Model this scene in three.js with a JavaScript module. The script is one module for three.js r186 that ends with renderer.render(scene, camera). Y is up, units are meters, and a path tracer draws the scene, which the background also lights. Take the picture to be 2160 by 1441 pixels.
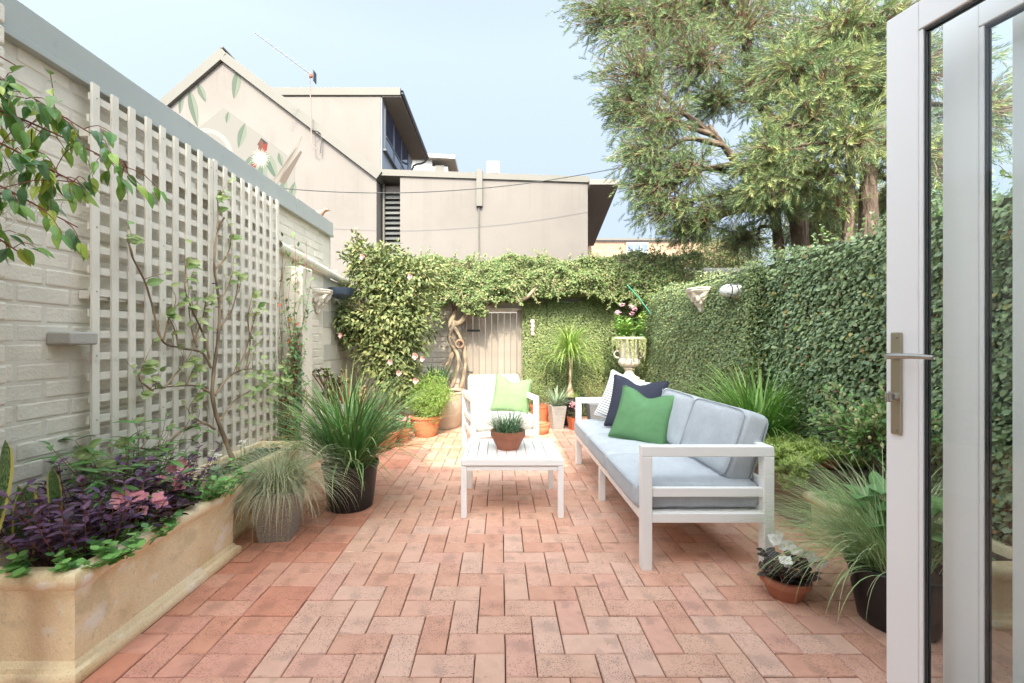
import * as THREE from 'three';
import { RoundedBoxGeometry } from 'three/addons/geometries/RoundedBoxGeometry.js';
import { mergeGeometries, mergeVertices, toCreasedNormals } from 'three/addons/utils/BufferGeometryUtils.js';

// ---------------------------------------------------------------- camera, sky, sun, exposure
const scene = new THREE.Scene();
const EYE = 1.22;
const camera = new THREE.PerspectiveCamera(76.44, 2160 / 1441, 0.05, 400);
camera.position.set(0, EYE, 0);
camera.lookAt(0, EYE, -10);
camera.setViewOffset(2160, 1441, 25, 0, 2160, 1441);
camera.updateProjectionMatrix();

const SUN = new THREE.Vector3(-0.03, 1, 1.15).normalize();   // the sun stands behind the house at the camera's back
const EXPOSURE = 2.8;
{ // CIE standard sky 15, white-blue and turbid with a broad solar corona: brighter towards the sun and the horizon, deepest opposite the sun
  const W = 512, H = 256, a = new Float32Array(W * H * 4), zs = Math.acos(SUN.y);
  const f = c => 1 + 24 * (Math.exp(-2.8 * c) - Math.exp(-1.4 * Math.PI)) + 0.15 * Math.cos(c) ** 2;
  const g = z => 1 - Math.exp(-0.15 / Math.max(0.55, z));
  const norm = f(zs) * g(1);
  for (let j = 0; j < H; j++) for (let i = 0; i < W; i++) {
    const el = ((j + 0.5) / H - 0.5) * Math.PI, az = ((i + 0.5) / W - 0.5) * 2 * Math.PI;
    const x = Math.cos(el) * Math.cos(az), y = Math.sin(el), z = Math.cos(el) * Math.sin(az);
    const yy = Math.max(0.03, y), chi = Math.acos(Math.min(1, Math.max(-1, x * SUN.x + Math.max(y, 0) * SUN.y + z * SUN.z)));
    let L = f(chi) * g(yy) / norm;
    L *= 0.97;
    const pale = Math.min(1, 1.0 * Math.exp(-chi * 0.9) + 0.12 * Math.exp(-yy * 3.2));
    const o = (j * W + i) * 4;
    a[o] = L * (0.46 + 0.58 * pale); a[o + 1] = L * (0.63 + 0.36 * pale); a[o + 2] = L * (0.90 - 0.04 * pale); a[o + 3] = 1;
  }
  const sky = new THREE.DataTexture(a, W, H, THREE.RGBAFormat, THREE.FloatType);
  sky.mapping = THREE.EquirectangularReflectionMapping; sky.magFilter = THREE.LinearFilter; sky.needsUpdate = true;
  scene.background = sky; scene.environment = sky;
}
const sun = new THREE.DirectionalLight(0xfff0d8, 2.35);
sun.position.copy(SUN).multiplyScalar(40).add(new THREE.Vector3(0, 0, -6));
sun.target.position.set(0, 0, -6);
sun.castShadow = true; sun.shadow.mapSize.set(4096, 4096); sun.shadow.bias = -0.0004; sun.shadow.radius = 1;
Object.assign(sun.shadow.camera, { left: -16, right: 16, top: 16, bottom: -16, near: 1, far: 90 });
scene.add(sun, sun.target);
const renderer = new THREE.WebGLRenderer({ antialias: true });
renderer.toneMapping = THREE.LinearToneMapping;
renderer.toneMappingExposure = EXPOSURE;
renderer.shadowMap.enabled = true;

// ---------------------------------------------------------------- helpers
let seed = 1;
const reseed = s => { seed = s >>> 0; };
function rnd() { seed = (seed + 0x6D2B79F5) >>> 0; let t = seed; t = Math.imul(t ^ (t >>> 15), t | 1); t ^= t + Math.imul(t ^ (t >>> 7), t | 61); return ((t ^ (t >>> 14)) >>> 0) / 4294967296; }
const rr = (a, b) => a + (b - a) * rnd();
const pick = l => l[Math.floor(rnd() * l.length)];
const gauss = () => (rnd() + rnd() + rnd() - 1.5) * 1.15;
const clamp = (x, a, b) => Math.min(b, Math.max(a, x));
const smooth = (a, b, x) => { const t = clamp((x - a) / (b - a), 0, 1); return t * t * (3 - 2 * t); };
const V = (x, y, d) => new THREE.Vector3(x, y, -d);          // d: metres away from the house, into the garden
const v3 = (x, y, z) => new THREE.Vector3(x, y, z);
const PI = Math.PI;

const taken = {};
function numbered(name) { const n = taken[name] = (taken[name] ?? -1) + 1; return n ? `${name}_${String(n).padStart(3, '0')}` : name; }
function tag(o, label, category, group) { o.userData.label = label; if (category) o.userData.category = category; if (group) o.userData.group = group; return o; }
function thing(name, label, category, [x, y, d] = [0, 0, 0], turn = 0, group) {
  const o = new THREE.Group(); o.name = numbered(name); o.position.set(x, y, -d); o.rotation.y = turn; scene.add(o);
  return tag(o, label, category, group);
}
function mesh(name, geo, mat, parent, pos, rot) {
  const m = new THREE.Mesh(geo, mat); m.castShadow = m.receiveShadow = true;
  m.name = parent === scene ? numbered(name) : name;
  if (pos) m.position.set(pos[0], pos[1], -pos[2]);
  if (rot) m.rotation.set(...rot);
  parent.add(m); return m;
}
function structure(name, geo, mat, pos) { const m = mesh(name, geo, mat, scene, pos); m.userData.kind = 'structure'; return m; }
const stuff = o => { o.userData.kind = 'stuff'; return o; };

// uv in metres from each face's own direction
function uvBox(geo, k = 1, du = 0, dv = 0) {
  let g = geo.index ? geo.toNonIndexed() : geo;
  const p = g.attributes.position, uv = new Float32Array(p.count * 2), A = v3(), B = v3(), C = v3(), n = v3();
  for (let i = 0; i < p.count; i += 3) {
    A.fromBufferAttribute(p, i); B.fromBufferAttribute(p, i + 1); C.fromBufferAttribute(p, i + 2);
    n.copy(B).sub(A).cross(C.clone().sub(A));
    const x = Math.abs(n.x), y = Math.abs(n.y), z = Math.abs(n.z);
    [A, B, C].forEach((q, j) => {
      const u = x >= y && x >= z ? q.z : q.x, w = y > x && y >= z ? q.z : q.y;
      uv[(i + j) * 2] = u * k + du; uv[(i + j) * 2 + 1] = w * k + dv;
    });
  }
  g.setAttribute('uv', new THREE.BufferAttribute(uv, 2));
  return g;
}
const boxCache = {};
function box(w, h, d, r = 0.004, s = 1) {                        // rounded box, centred
  const key = [w, h, d, r, s].map(x => x.toFixed(4)).join();
  return boxCache[key] ??= uvBox(r ? new RoundedBoxGeometry(w, h, d, s, Math.min(r, w / 2.1, h / 2.1, d / 2.1)) : new THREE.BoxGeometry(w, h, d));
}
function at(geo, x, y, d, rx = 0, ry = 0, rz = 0) { return geo.clone().applyMatrix4(new THREE.Matrix4().compose(v3(x, y, -d), new THREE.Quaternion().setFromEuler(new THREE.Euler(rx, ry, rz)), v3(1, 1, 1))); }
function merge(list) {
  return mergeGeometries(list.map(g => {
    g = g.index ? g.toNonIndexed() : g;
    if (!g.attributes.uv) g = uvBox(g);
    if (!g.attributes.normal) g.computeVertexNormals();
    for (const k of Object.keys(g.attributes)) if (!['position', 'normal', 'uv', 'color'].includes(k)) g.deleteAttribute(k);
    return g;
  }));
}
// tapered tube along points; radius is a number pair or a function of t
function tube(points, r0, r1 = r0, seg = 12, sides = 6, wob = 0) {
  const c = new THREE.CatmullRomCurve3(points, false, 'centripetal'), fr = c.computeFrenetFrames(seg, false), pos = [], nor = [], uv = [], idx = [], len = c.getLength();
  for (let i = 0; i <= seg; i++) {
    const t = i / seg, p = c.getPointAt(t), r = typeof r0 === 'function' ? r0(t) : r0 + (r1 - r0) * t;
    for (let j = 0; j <= sides; j++) {
      const a = j / sides * 2 * PI, n = fr.normals[i].clone().multiplyScalar(Math.cos(a)).addScaledVector(fr.binormals[i], Math.sin(a));
      const rw = r * (1 + wob * Math.sin(a * 2 + i * 1.3) * 0.6 + wob * Math.sin(a * 3 - i * 0.9) * 0.4);
      pos.push(p.x + n.x * rw, p.y + n.y * rw, p.z + n.z * rw); nor.push(n.x, n.y, n.z); uv.push(j / sides * 2 * PI * Math.max(r, 0.01), t * len);
    }
  }
  for (let i = 0; i < seg; i++) for (let j = 0; j < sides; j++) { const a = i * (sides + 1) + j, b = a + sides + 1; idx.push(a, a + 1, b, b, a + 1, b + 1); }
  for (const [i, s] of [[0, 1], [seg, -1]]) { const o = i * (sides + 1); for (let j = 1; j < sides - 1; j++) s > 0 ? idx.push(o, o + j, o + j + 1) : idx.push(o, o + j + 1, o + j); }
  const g = new THREE.BufferGeometry();
  g.setAttribute('position', new THREE.Float32BufferAttribute(pos, 3)); g.setAttribute('normal', new THREE.Float32BufferAttribute(nor, 3)); g.setAttribute('uv', new THREE.Float32BufferAttribute(uv, 2)); g.setIndex(idx);
  return g.toNonIndexed();
}
function lathe(profile, seg = 28) {
  const g = new THREE.LatheGeometry(profile.map(([r, y]) => new THREE.Vector2(Math.max(r, 0.0001), y)), seg);
  return uvBox(toCreasedNormals(g, 0.7));
}
// a profile [outward offset, height] swept round a rectangle with mitred corners
function rectSweep(a, b, profile, cap) {
  const pos = [], c = [[1, 1], [-1, 1], [-1, -1], [1, -1]];
  const P = (k, i) => [c[k % 4][0] * (a + profile[i][0]), profile[i][1], c[k % 4][1] * (b + profile[i][0])];
  const n = 6;
  for (let k = 0; k < 4; k++) for (let i = 0; i < profile.length - 1; i++) for (let s = 0; s < n; s++) {
    const mix = (p, q, t) => p.map((v, j) => v + (q[j] - v) * t);
    const p0 = mix(P(k, i), P(k + 1, i), s / n), p1 = mix(P(k, i), P(k + 1, i), (s + 1) / n), q0 = mix(P(k, i + 1), P(k + 1, i + 1), s / n), q1 = mix(P(k, i + 1), P(k + 1, i + 1), (s + 1) / n);
    pos.push(...p0, ...q0, ...p1, ...p1, ...q0, ...q1);
  }
  if (cap !== undefined) { const e = profile[cap], x = a + e[0], z = b + e[0], y = e[1]; const s = cap ? 1 : -1; pos.push(-x, y, -z * s, -x, y, z * s, x, y, z * s, -x, y, -z * s, x, y, z * s, x, y, -z * s); }
  const g = new THREE.BufferGeometry(); g.setAttribute('position', new THREE.Float32BufferAttribute(pos, 3));
  return uvBox(toCreasedNormals(g, 0.75));
}
function shapeGeo(pts, depth, bevel = 0) {                        // outline in x,y extruded along z
  const s = new THREE.Shape(pts.map(p => new THREE.Vector2(...p)));
  return uvBox(new THREE.ExtrudeGeometry(s, { depth, bevelEnabled: bevel > 0, bevelSize: bevel, bevelThickness: bevel, bevelSegments: 2 }));
}

// ---------------------------------------------------------------- noise and textures
function hash(x, y, s) { let h = Math.imul(x, 374761393) + Math.imul(y, 668265263) + Math.imul(s, 974634497); h = Math.imul(h ^ (h >>> 13), 1274126177); return ((h ^ (h >>> 16)) >>> 0) / 4294967296; }
function vnoise(x, y, per, s) {
  const xi = Math.floor(x), yi = Math.floor(y), fx = x - xi, fy = y - yi, m = v => ((v % per) + per) % per;
  const u = fx * fx * (3 - 2 * fx), v = fy * fy * (3 - 2 * fy), a = hash(m(xi), m(yi), s), b = hash(m(xi + 1), m(yi), s), c = hash(m(xi), m(yi + 1), s), d = hash(m(xi + 1), m(yi + 1), s);
  return a + (b - a) * u + (c - a) * v + (a - b - c + d) * u * v;
}
function fbm(u, v, per, oct, s) { let t = 0, a = 0.5, w = 0; for (let i = 0; i < oct; i++) { t += a * vnoise(u * per, v * per, per, s + i * 17); w += a; a *= 0.5; per *= 2; } return t / w; }
function tex(size, fn, srgb = true, rep = 1) {
  const a = new Uint8Array(size * size * 4);
  for (let j = 0; j < size; j++) for (let i = 0; i < size; i++) {
    const c = fn(i / size, j / size, i, j), o = (j * size + i) * 4;
    for (let k = 0; k < 3; k++) { let x = clamp(Array.isArray(c) ? c[k] : c, 0, 1); if (srgb) x = x <= 0.0031308 ? 12.92 * x : 1.055 * Math.pow(x, 1 / 2.4) - 0.055; a[o + k] = Math.round(x * 255); }
    a[o + 3] = 255;
  }
  const t = new THREE.DataTexture(a, size, size, THREE.RGBAFormat); t.wrapS = t.wrapT = THREE.RepeatWrapping; t.magFilter = THREE.LinearFilter; t.minFilter = THREE.LinearMipmapLinearFilter; t.generateMipmaps = true;
  if (srgb) t.colorSpace = THREE.SRGBColorSpace; t.repeat.set(rep, rep); t.needsUpdate = true; return t;
}
const mixc = (a, b, t) => a.map((x, i) => x + (b[i] - x) * t);
const lin = (r, g, b) => new THREE.Color().setRGB(r, g, b);
function mat(rgb, roughness = 0.8, more = {}) { return new THREE.MeshPhysicalMaterial({ color: lin(...rgb), roughness, side: THREE.DoubleSide, ...more }); }

const T = {};
{ // wire-cut clay paver: short dark drag marks along the brick, dusty blotches
  const S = 1024, pit = new Float32Array(S * S); reseed(11);
  for (let k = 0; k < 6500; k++) {
    const x0 = Math.floor(rnd() * S), y0 = Math.floor(rnd() * S), l = Math.floor(rr(3, 13) * (rnd() < 0.1 ? 2 : 1)), w = rnd() < 0.4 ? 5 : 4, sl = rr(-0.12, 0.12), dk = (rnd() < 0.35 ? rr(0.6, 1) : rr(0.1, 0.4)) * smooth(0.36, 0.62, fbm(x0 / S, y0 / S, 5, 3, 77));
    for (let i = 0; i < l; i++) for (let j = 0; j < w; j++) { const x = (x0 + i) % S, y = (y0 + j + Math.round(i * sl) + S) % S; pit[y * S + x] = Math.max(pit[y * S + x], dk * (1 - 0.5 * Math.abs(i / l - 0.5))); }
  }
  T.paver = tex(S, (u, v, i, j) => {
    const n = fbm(u, v, 8, 5, 3), fine = fbm(u, v, 128, 2, 9), dust = smooth(0.45, 0.75, fbm(u, v, 6, 4, 21)), soot = smooth(0.62, 0.8, fbm(u, v, 7, 5, 41)), p = pit[j * S + i];
    let c = [0.93 + 0.24 * (n - 0.5) + 0.1 * (fine - 0.5), 0.92 + 0.3 * (n - 0.5) + 0.1 * (fine - 0.5), 0.92 + 0.32 * (n - 0.5) + 0.1 * (fine - 0.5)];
    c = mixc(c, [0.98, 1.0, 1.0], dust * 0.35); c = mixc(c, [0.45, 0.48, 0.5], soot * 0.36); return mixc(c, [0.13, 0.13, 0.15], p * 0.88);
  }, true, 1 / 0.5);
  T.paverB = tex(S, (u, v, i, j) => 0.6 + 0.35 * (fbm(u, v, 60, 3, 5) - 0.5) - 0.5 * pit[j * S + i], false, 1 / 0.5);
}
T.paint = tex(512, (u, v) => { const n = fbm(u, v, 5, 5, 31), m = smooth(0.66, 0.8, fbm(u, v, 9, 5, 51)); return mixc([0.9 + 0.2 * (n - 0.5), 0.9 + 0.2 * (n - 0.5), 0.89 + 0.22 * (n - 0.5)], [0.62, 0.58, 0.5], m * 0.35); }, true, 1 / 0.8);
T.paintB = tex(512, (u, v) => 0.5 + 0.7 * (fbm(u, v, 10, 5, 61) - 0.5) + 0.25 * (fbm(u, v, 70, 2, 62) - 0.5), false, 1 / 0.5);
T.stone = tex(1024, (u, v) => {                                  // aged reconstituted sandstone with lime bloom and mildew
  const n = fbm(u, v, 4, 6, 71), g = fbm(u, v, 180, 2, 72), bloom = smooth(0.57, 0.72, fbm(u, v * 0.999, 5, 6, 73)) * smooth(0.4, 0.6, fbm(u, v, 20, 3, 76)), mil = smooth(0.6, 0.78, fbm(u, v, 7, 6, 74)), spot = smooth(0.79, 0.84, fbm(u, v, 60, 2, 75));
  let c = mixc([0.73, 0.56, 0.32], [0.88, 0.75, 0.51], smooth(0.25, 0.68, n)); c = c.map(x => x * (0.9 + 0.2 * g));
  c = mixc(c, [0.92, 0.89, 0.8], bloom * 0.85); c = mixc(c, [0.34, 0.28, 0.15], mil * 0.3); return mixc(c, [0.3, 0.26, 0.2], spot * 0.22);
}, true, 1 / 0.9);
T.grit = tex(512, (u, v) => 0.5 + 0.5 * (fbm(u, v, 120, 2, 81) - 0.5) + 0.5 * (fbm(u, v, 14, 4, 82) - 0.5), false, 1 / 0.4);
T.speckle = tex(512, (u, v) => { const g = fbm(u, v, 150, 1, 91), n = fbm(u, v, 5, 4, 92); const b = 0.78 + 0.3 * (n - 0.5); return g > 0.74 ? [1, 1, 1] : g < 0.27 ? [0.3, 0.3, 0.3] : [b, b, b * 0.97]; }, true, 1 / 0.45);
T.terra = tex(512, (u, v) => { const n = fbm(u, v, 6, 5, 101), b = smooth(0.52, 0.72, fbm(u, v, 7, 5, 102)); return mixc([0.88 + 0.3 * (n - 0.5), 0.86 + 0.3 * (n - 0.5), 0.85 + 0.3 * (n - 0.5)], [1.0, 1.25, 1.45].map(x => Math.min(1, x * 0.9)), b * 0.5); }, true, 1 / 0.5);
T.weave = tex(512, (u, v, i, j) => 0.5 + 0.22 * Math.sin(i / 512 * 2 * PI * 85) + 0.22 * Math.sin(j / 512 * 2 * PI * 85) + 0.3 * (fbm(u, v, 90, 2, 111) - 0.5), false, 1 / 0.1);
T.cloth = tex(512, (u, v) => { const s = 0.9 + 0.14 * (fbm(u, v, 6, 4, 121) - 0.5) + 0.1 * (vnoise(u * 200, v * 20, 200, 122) - 0.5) + 0.1 * (vnoise(u * 20, v * 200, 200, 123) - 0.5); return [s, s, s]; }, true, 1 / 0.35);
T.bark = tex(512, (u, v) => { const s = fbm(u, v * 0.25 + 0.0, 16, 5, 131), c = smooth(0.35, 0.7, s); return mixc([0.45, 0.42, 0.4], [1, 0.98, 0.95], c); }, true, 1 / 0.5);
T.barkB = tex(512, (u, v) => fbm(u, v * 0.25, 16, 5, 131), false, 1 / 0.5);
T.soil = tex(256, (u, v) => { const n = fbm(u, v, 30, 3, 141); return [0.5 + n * 0.7, 0.45 + n * 0.6, 0.4 + n * 0.55].map(x => x * 0.8); }, true, 1 / 0.2);
T.render = tex(512, (u, v) => { const s = 0.95 + 0.12 * (fbm(u, v, 4, 5, 151) - 0.5) + 0.05 * (fbm(u, v, 100, 2, 152) - 0.5) - 0.045 * smooth(0.62, 0.95, vnoise(u * 48, 0, 48, 155)) * smooth(0.42, 0.7, fbm(u, v, 3, 4, 156)) - 0.04 * smooth(0.6, 0.75, fbm(u, v, 5, 5, 157)); return [s, s, s]; }, true, 1 / 3);
T.metal = tex(512, (u, v) => { const s = 0.95 + 0.12 * (fbm(u, v, 3, 5, 161) - 0.5) - 0.12 * smooth(0.68, 0.85, fbm(u, v, 18, 4, 162)); return [s, s, s]; }, true, 1 / 1.2);

const M = {
  whiteMetal: mat([0.84, 0.84, 0.83], 0.38),
  bed: mat([0.055, 0.04, 0.034], 0.95, { map: T.soil }),
  wallPaint: mat([0.8, 0.745, 0.635], 0.75, { map: T.paint, bumpMap: T.paintB, bumpScale: 0.004 }),
  joint: mat([0.74, 0.69, 0.59], 0.85, { map: T.paint, bumpMap: T.paintB, bumpScale: 0.004 }),
  trellis: mat([0.8, 0.755, 0.66], 0.6, { map: T.paint, bumpMap: T.grit, bumpScale: 0.0006 }),
  flashing: mat([0.42, 0.45, 0.42], 0.42, { map: T.metal, metalness: 0.15 }),
  stone: mat([1, 0.98, 0.95], 0.85, { map: T.stone, bumpMap: T.grit, bumpScale: 0.0025 }),
  soil: mat([0.08, 0.055, 0.04], 1, { map: T.soil, bumpMap: T.soil, bumpScale: 0.02 }),
  speckle: mat([0.42, 0.40, 0.36], 0.8, { map: T.speckle, bumpMap: T.grit, bumpScale: 0.001 }),
  oldConcrete: mat([0.40, 0.33, 0.25], 0.9, { map: T.paint, bumpMap: T.grit, bumpScale: 0.005 }),
  blackPlastic: mat([0.012, 0.012, 0.013], 0.42, { bumpMap: T.grit, bumpScale: 0.0008 }),
  terra: mat([0.62, 0.24, 0.12], 0.75, { map: T.terra, bumpMap: T.grit, bumpScale: 0.0008 }),
  terraDark: mat([0.42, 0.15, 0.085], 0.7, { map: T.terra, bumpMap: T.grit, bumpScale: 0.0008 }),
  terraRed: mat([0.6, 0.16, 0.07], 0.6, { map: T.terra }),
  bark: mat([0.17, 0.13, 0.1], 0.95, { map: T.bark, bumpMap: T.barkB, bumpScale: 0.03 }),
  paleBark: mat([0.36, 0.3, 0.22], 0.9, { map: T.bark, bumpMap: T.barkB, bumpScale: 0.01 }),
  twig: mat([0.25, 0.17, 0.11], 0.9), redTwig: mat([0.25, 0.09, 0.06], 0.85), appleBark: mat([0.36, 0.26, 0.17], 0.85, { map: T.bark, bumpMap: T.barkB, bumpScale: 0.004 }),
  steel: mat([0.46, 0.44, 0.40], 0.33, { metalness: 0.9 }),
  dark: mat([0.03, 0.033, 0.035], 0.5),
  sofaFabric: mat([0.54, 0.58, 0.62], 0.95, { map: T.cloth, bumpMap: T.weave, bumpScale: 0.0006 }),
  chairFabric: mat([0.55, 0.55, 0.54], 0.95, { map: T.cloth, bumpMap: T.weave, bumpScale: 0.0006 }),
  piping: mat([0.40, 0.43, 0.47], 0.95, { map: T.cloth }),
  render: mat([0.168, 0.154, 0.142], 0.9, { map: T.render }),
  roofTrim: mat([0.115, 0.11, 0.096], 0.6, { map: T.metal }),
  houseWhite: mat([0.8, 0.79, 0.76], 0.85, { map: T.render }),
  darkFrame: mat([0.05, 0.06, 0.075], 0.4),
  glass: new THREE.MeshPhysicalMaterial({ color: lin(0.97, 0.99, 0.98), roughness: 0.0, transmission: 1, thickness: 0, ior: 1.5, side: THREE.DoubleSide }),
  plaster: mat([0.62, 0.58, 0.5], 0.85, { map: T.paint, bumpMap: T.grit, bumpScale: 0.004 }),
  lawnBed: mat([0.16, 0.12, 0.09], 1, { map: T.soil }),
};
const leafMat = (rgb, rough = 0.6, tr = 0.3, more = {}) => mat(rgb, rough, { transmission: tr, thickness: 0, ...more });
M.leaf = leafMat([1, 1, 1], 0.62, 0.3);                            // tinted per copy
M.leafGloss = mat([1, 1, 1], 0.4);
M.blade = leafMat([1, 1, 1], 0.6, 0.25, { vertexColors: true });
M.vc = mat([1, 1, 1], 0.7, { vertexColors: true });

// ---------------------------------------------------------------- plant helpers
// leaf along +z from its stalk, face up (+y)
function leafGeo(L, W, { fold = 0.25, bend = 0.15, n = 3, at: peak = 0.8, wave = 0 } = {}) {
  const rows = [], pos = [], uv = [];
  for (let i = 0; i <= n; i++) { const t = i / n, w = W / 2 * Math.pow(Math.sin(PI * Math.pow(t, peak)), 0.85) || 0; rows.push([t, Math.max(w, i === 0 ? W * 0.04 : 0)]); }
  const P = (t, x) => [x, Math.abs(x) * fold - bend * L * t * t + wave * W * Math.sin(t * 7), t * L];
  const q = (a, b, c) => { for (const [t, x] of [a, b, c]) { pos.push(...P(t, x)); uv.push(x, t * L); } };
  for (let i = 0; i < n; i++) for (const s of [1, -1]) {
    const [t0, w0] = rows[i], [t1, w1] = rows[i + 1];
    if (s > 0) { q([t0, 0], [t1, 0], [t0, w0]); if (w1 > 1e-5) q([t0, w0], [t1, 0], [t1, w1]); }
    else { q([t0, 0], [t0, -w0], [t1, 0]); if (w1 > 1e-5) q([t0, -w0], [t1, -w1], [t1, 0]); }
  }
  const g = new THREE.BufferGeometry(); g.setAttribute('position', new THREE.Float32BufferAttribute(pos, 3)); g.setAttribute('uv', new THREE.Float32BufferAttribute(uv, 2)); g.computeVertexNormals(); return g;
}
function aim(dir, up, pos, s = 1, m = new THREE.Matrix4()) {         // z along dir, y near up
  const z = dir.clone().normalize(); let x = up.clone().cross(z); if (x.lengthSq() < 1e-6) x = v3(1, 0, 0.01).cross(z); x.normalize(); const y = z.clone().cross(x);
  return m.makeBasis(x.multiplyScalar(s), y.multiplyScalar(s), z.multiplyScalar(s)).setPosition(pos);
}
const ball = () => { const z = rr(-1, 1), a = rr(0, 2 * PI), r = Math.sqrt(1 - z * z); return v3(r * Math.cos(a), z, r * Math.sin(a)); };
function tint(pal) { const a = pick(pal), b = pick(pal), t = rnd(), k = rr(0.82, 1.15); return lin(...mixc(a, b, t).map(x => x * k)); }
function copies(name, geo, material, parent, list, pal) {             // list of Matrix4: one mass of leaves
  const im = new THREE.InstancedMesh(geo, material, list.length), c = pal && (pal.isFn ? pal : () => tint(pal));
  list.forEach((m, i) => { im.setMatrixAt(i, m); if (c) im.setColorAt(i, c(i)); });
  im.name = name; im.castShadow = im.receiveShadow = true; stuff(im); parent.add(im); return im;
}
const tintMats = {};
function tinted(pal, k, rough = 0.6, tr = 0.3) {                      // a few shared leaf materials of a palette
  const key = JSON.stringify([pal, k, rough, tr]); if (tintMats[key]) return tintMats[key];
  return tintMats[key] = Array.from({ length: k }, () => { const c = tint(pal); return leafMat([c.r, c.g, c.b], rough, tr); });
}
function singles(name, geo, mats, parent, list) { for (const m of list) { const o = mesh(name, Array.isArray(geo) ? pick(geo) : geo, pick(mats), parent); o.applyMatrix4(m); } }
// leaves over the volume of an ellipsoid, crowded to the outside
function clumpLeaves(list, c, r, n, { shell = 0.5, up = 0.6, size = [0.8, 1.2], jitter = 0.7, droop = 0 } = {}) {
  for (let i = 0; i < n; i++) {
    const b = ball(), k = Math.pow(rnd(), 1 - shell * 0.8), lump = 1 + 0.16 * Math.sin(b.x * 5 + c.x * 9) + 0.13 * Math.sin(b.y * 7 + c.y * 5) + 0.1 * Math.sin(b.z * 9);
    const p = v3(c.x + b.x * r.x * k * lump, c.y + b.y * r.y * k * lump, c.z + b.z * r.z * k * lump);
    const dir = b.clone().add(ball().multiplyScalar(jitter)); dir.y -= droop;
    const nrm = b.clone().multiplyScalar(0.6).add(v3(0, up, 0)).add(ball().multiplyScalar(0.55));
    list.push(aim(dir, nrm, p, rr(...size)));
  }
  return list;
}
// arching blades as one geometry with a colour for each blade
function blades(n, { len = [0.3, 0.5], r = 0.05, tilt = [0, 0.9], droop = [0.5, 1.6], w = 0.006, seg = 6, pal, tip, pow = 1.3, wob = 0.1, az = [0, 2 * PI], y0 = 0, foldw = 0 }) {
  const pos = [], nor = [], uv = [], col = [];
  for (let b = 0; b < n; b++) {
    const a = rr(...az), rad = r * Math.sqrt(rnd()), L = rr(...len), th0 = rr(...tilt), dr = rr(...droop), ww = w * rr(0.7, 1.25), c0 = tint(pal), c1 = tip && rnd() < 0.6 ? tint(tip) : c0, tw = rr(-wob, wob) * 6;
    let p = v3(rad * Math.cos(a + rr(-0.8, 0.8)), y0, rad * Math.sin(a + rr(-0.8, 0.8))), az2 = a; const pts = [];
    for (let i = 0; i <= seg; i++) {
      const t = i / seg, th = th0 + dr * Math.pow(t, pow); az2 += tw / seg * 0.3;
      const d = v3(Math.sin(th) * Math.cos(az2), Math.cos(th), Math.sin(th) * Math.sin(az2)), side = v3(-Math.sin(az2), 0, Math.cos(az2)).applyAxisAngle(d, tw * t * 0.3);
      pts.push([p.clone(), side, side.clone().cross(d).normalize(), ww * Math.min(1, 0.55 + t * 1.5) * (1 - Math.pow(t, 2.5)) + ww * 0.03, c0.clone().lerp(c1, smooth(0.55, 1, t))]);
      p.addScaledVector(d, L / seg);
    }
    for (let i = 0; i < seg; i++) {
      const A = pts[i], B = pts[i + 1];
      for (const [q, s] of [[A, -1], [A, 1], [B, -1], [B, -1], [A, 1], [B, 1]]) { const v = q[0].clone().addScaledVector(q[1], s * q[3] / 2); pos.push(v.x, v.y, v.z); nor.push(q[2].x + s * 0.3 * q[1].x, q[2].y + s * 0.3 * q[1].y, q[2].z + s * 0.3 * q[1].z); uv.push(0, 0); col.push(q[4].r, q[4].g, q[4].b); }
    }
  }
  const g = new THREE.BufferGeometry();
  g.setAttribute('position', new THREE.Float32BufferAttribute(pos, 3)); g.setAttribute('normal', new THREE.Float32BufferAttribute(nor, 3)); g.setAttribute('uv', new THREE.Float32BufferAttribute(uv, 2)); g.setAttribute('color', new THREE.Float32BufferAttribute(col, 3)); return g;
}
function curvePts(a, b, sag, k = 3, j = 0) { const out = [a]; for (let i = 1; i <= k; i++) { const t = i / (k + 1); out.push(a.clone().lerp(b, t).add(v3(rr(-j, j), sag * Math.sin(PI * t) + rr(-j, j), rr(-j, j)))); } out.push(b); return out; }
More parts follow.
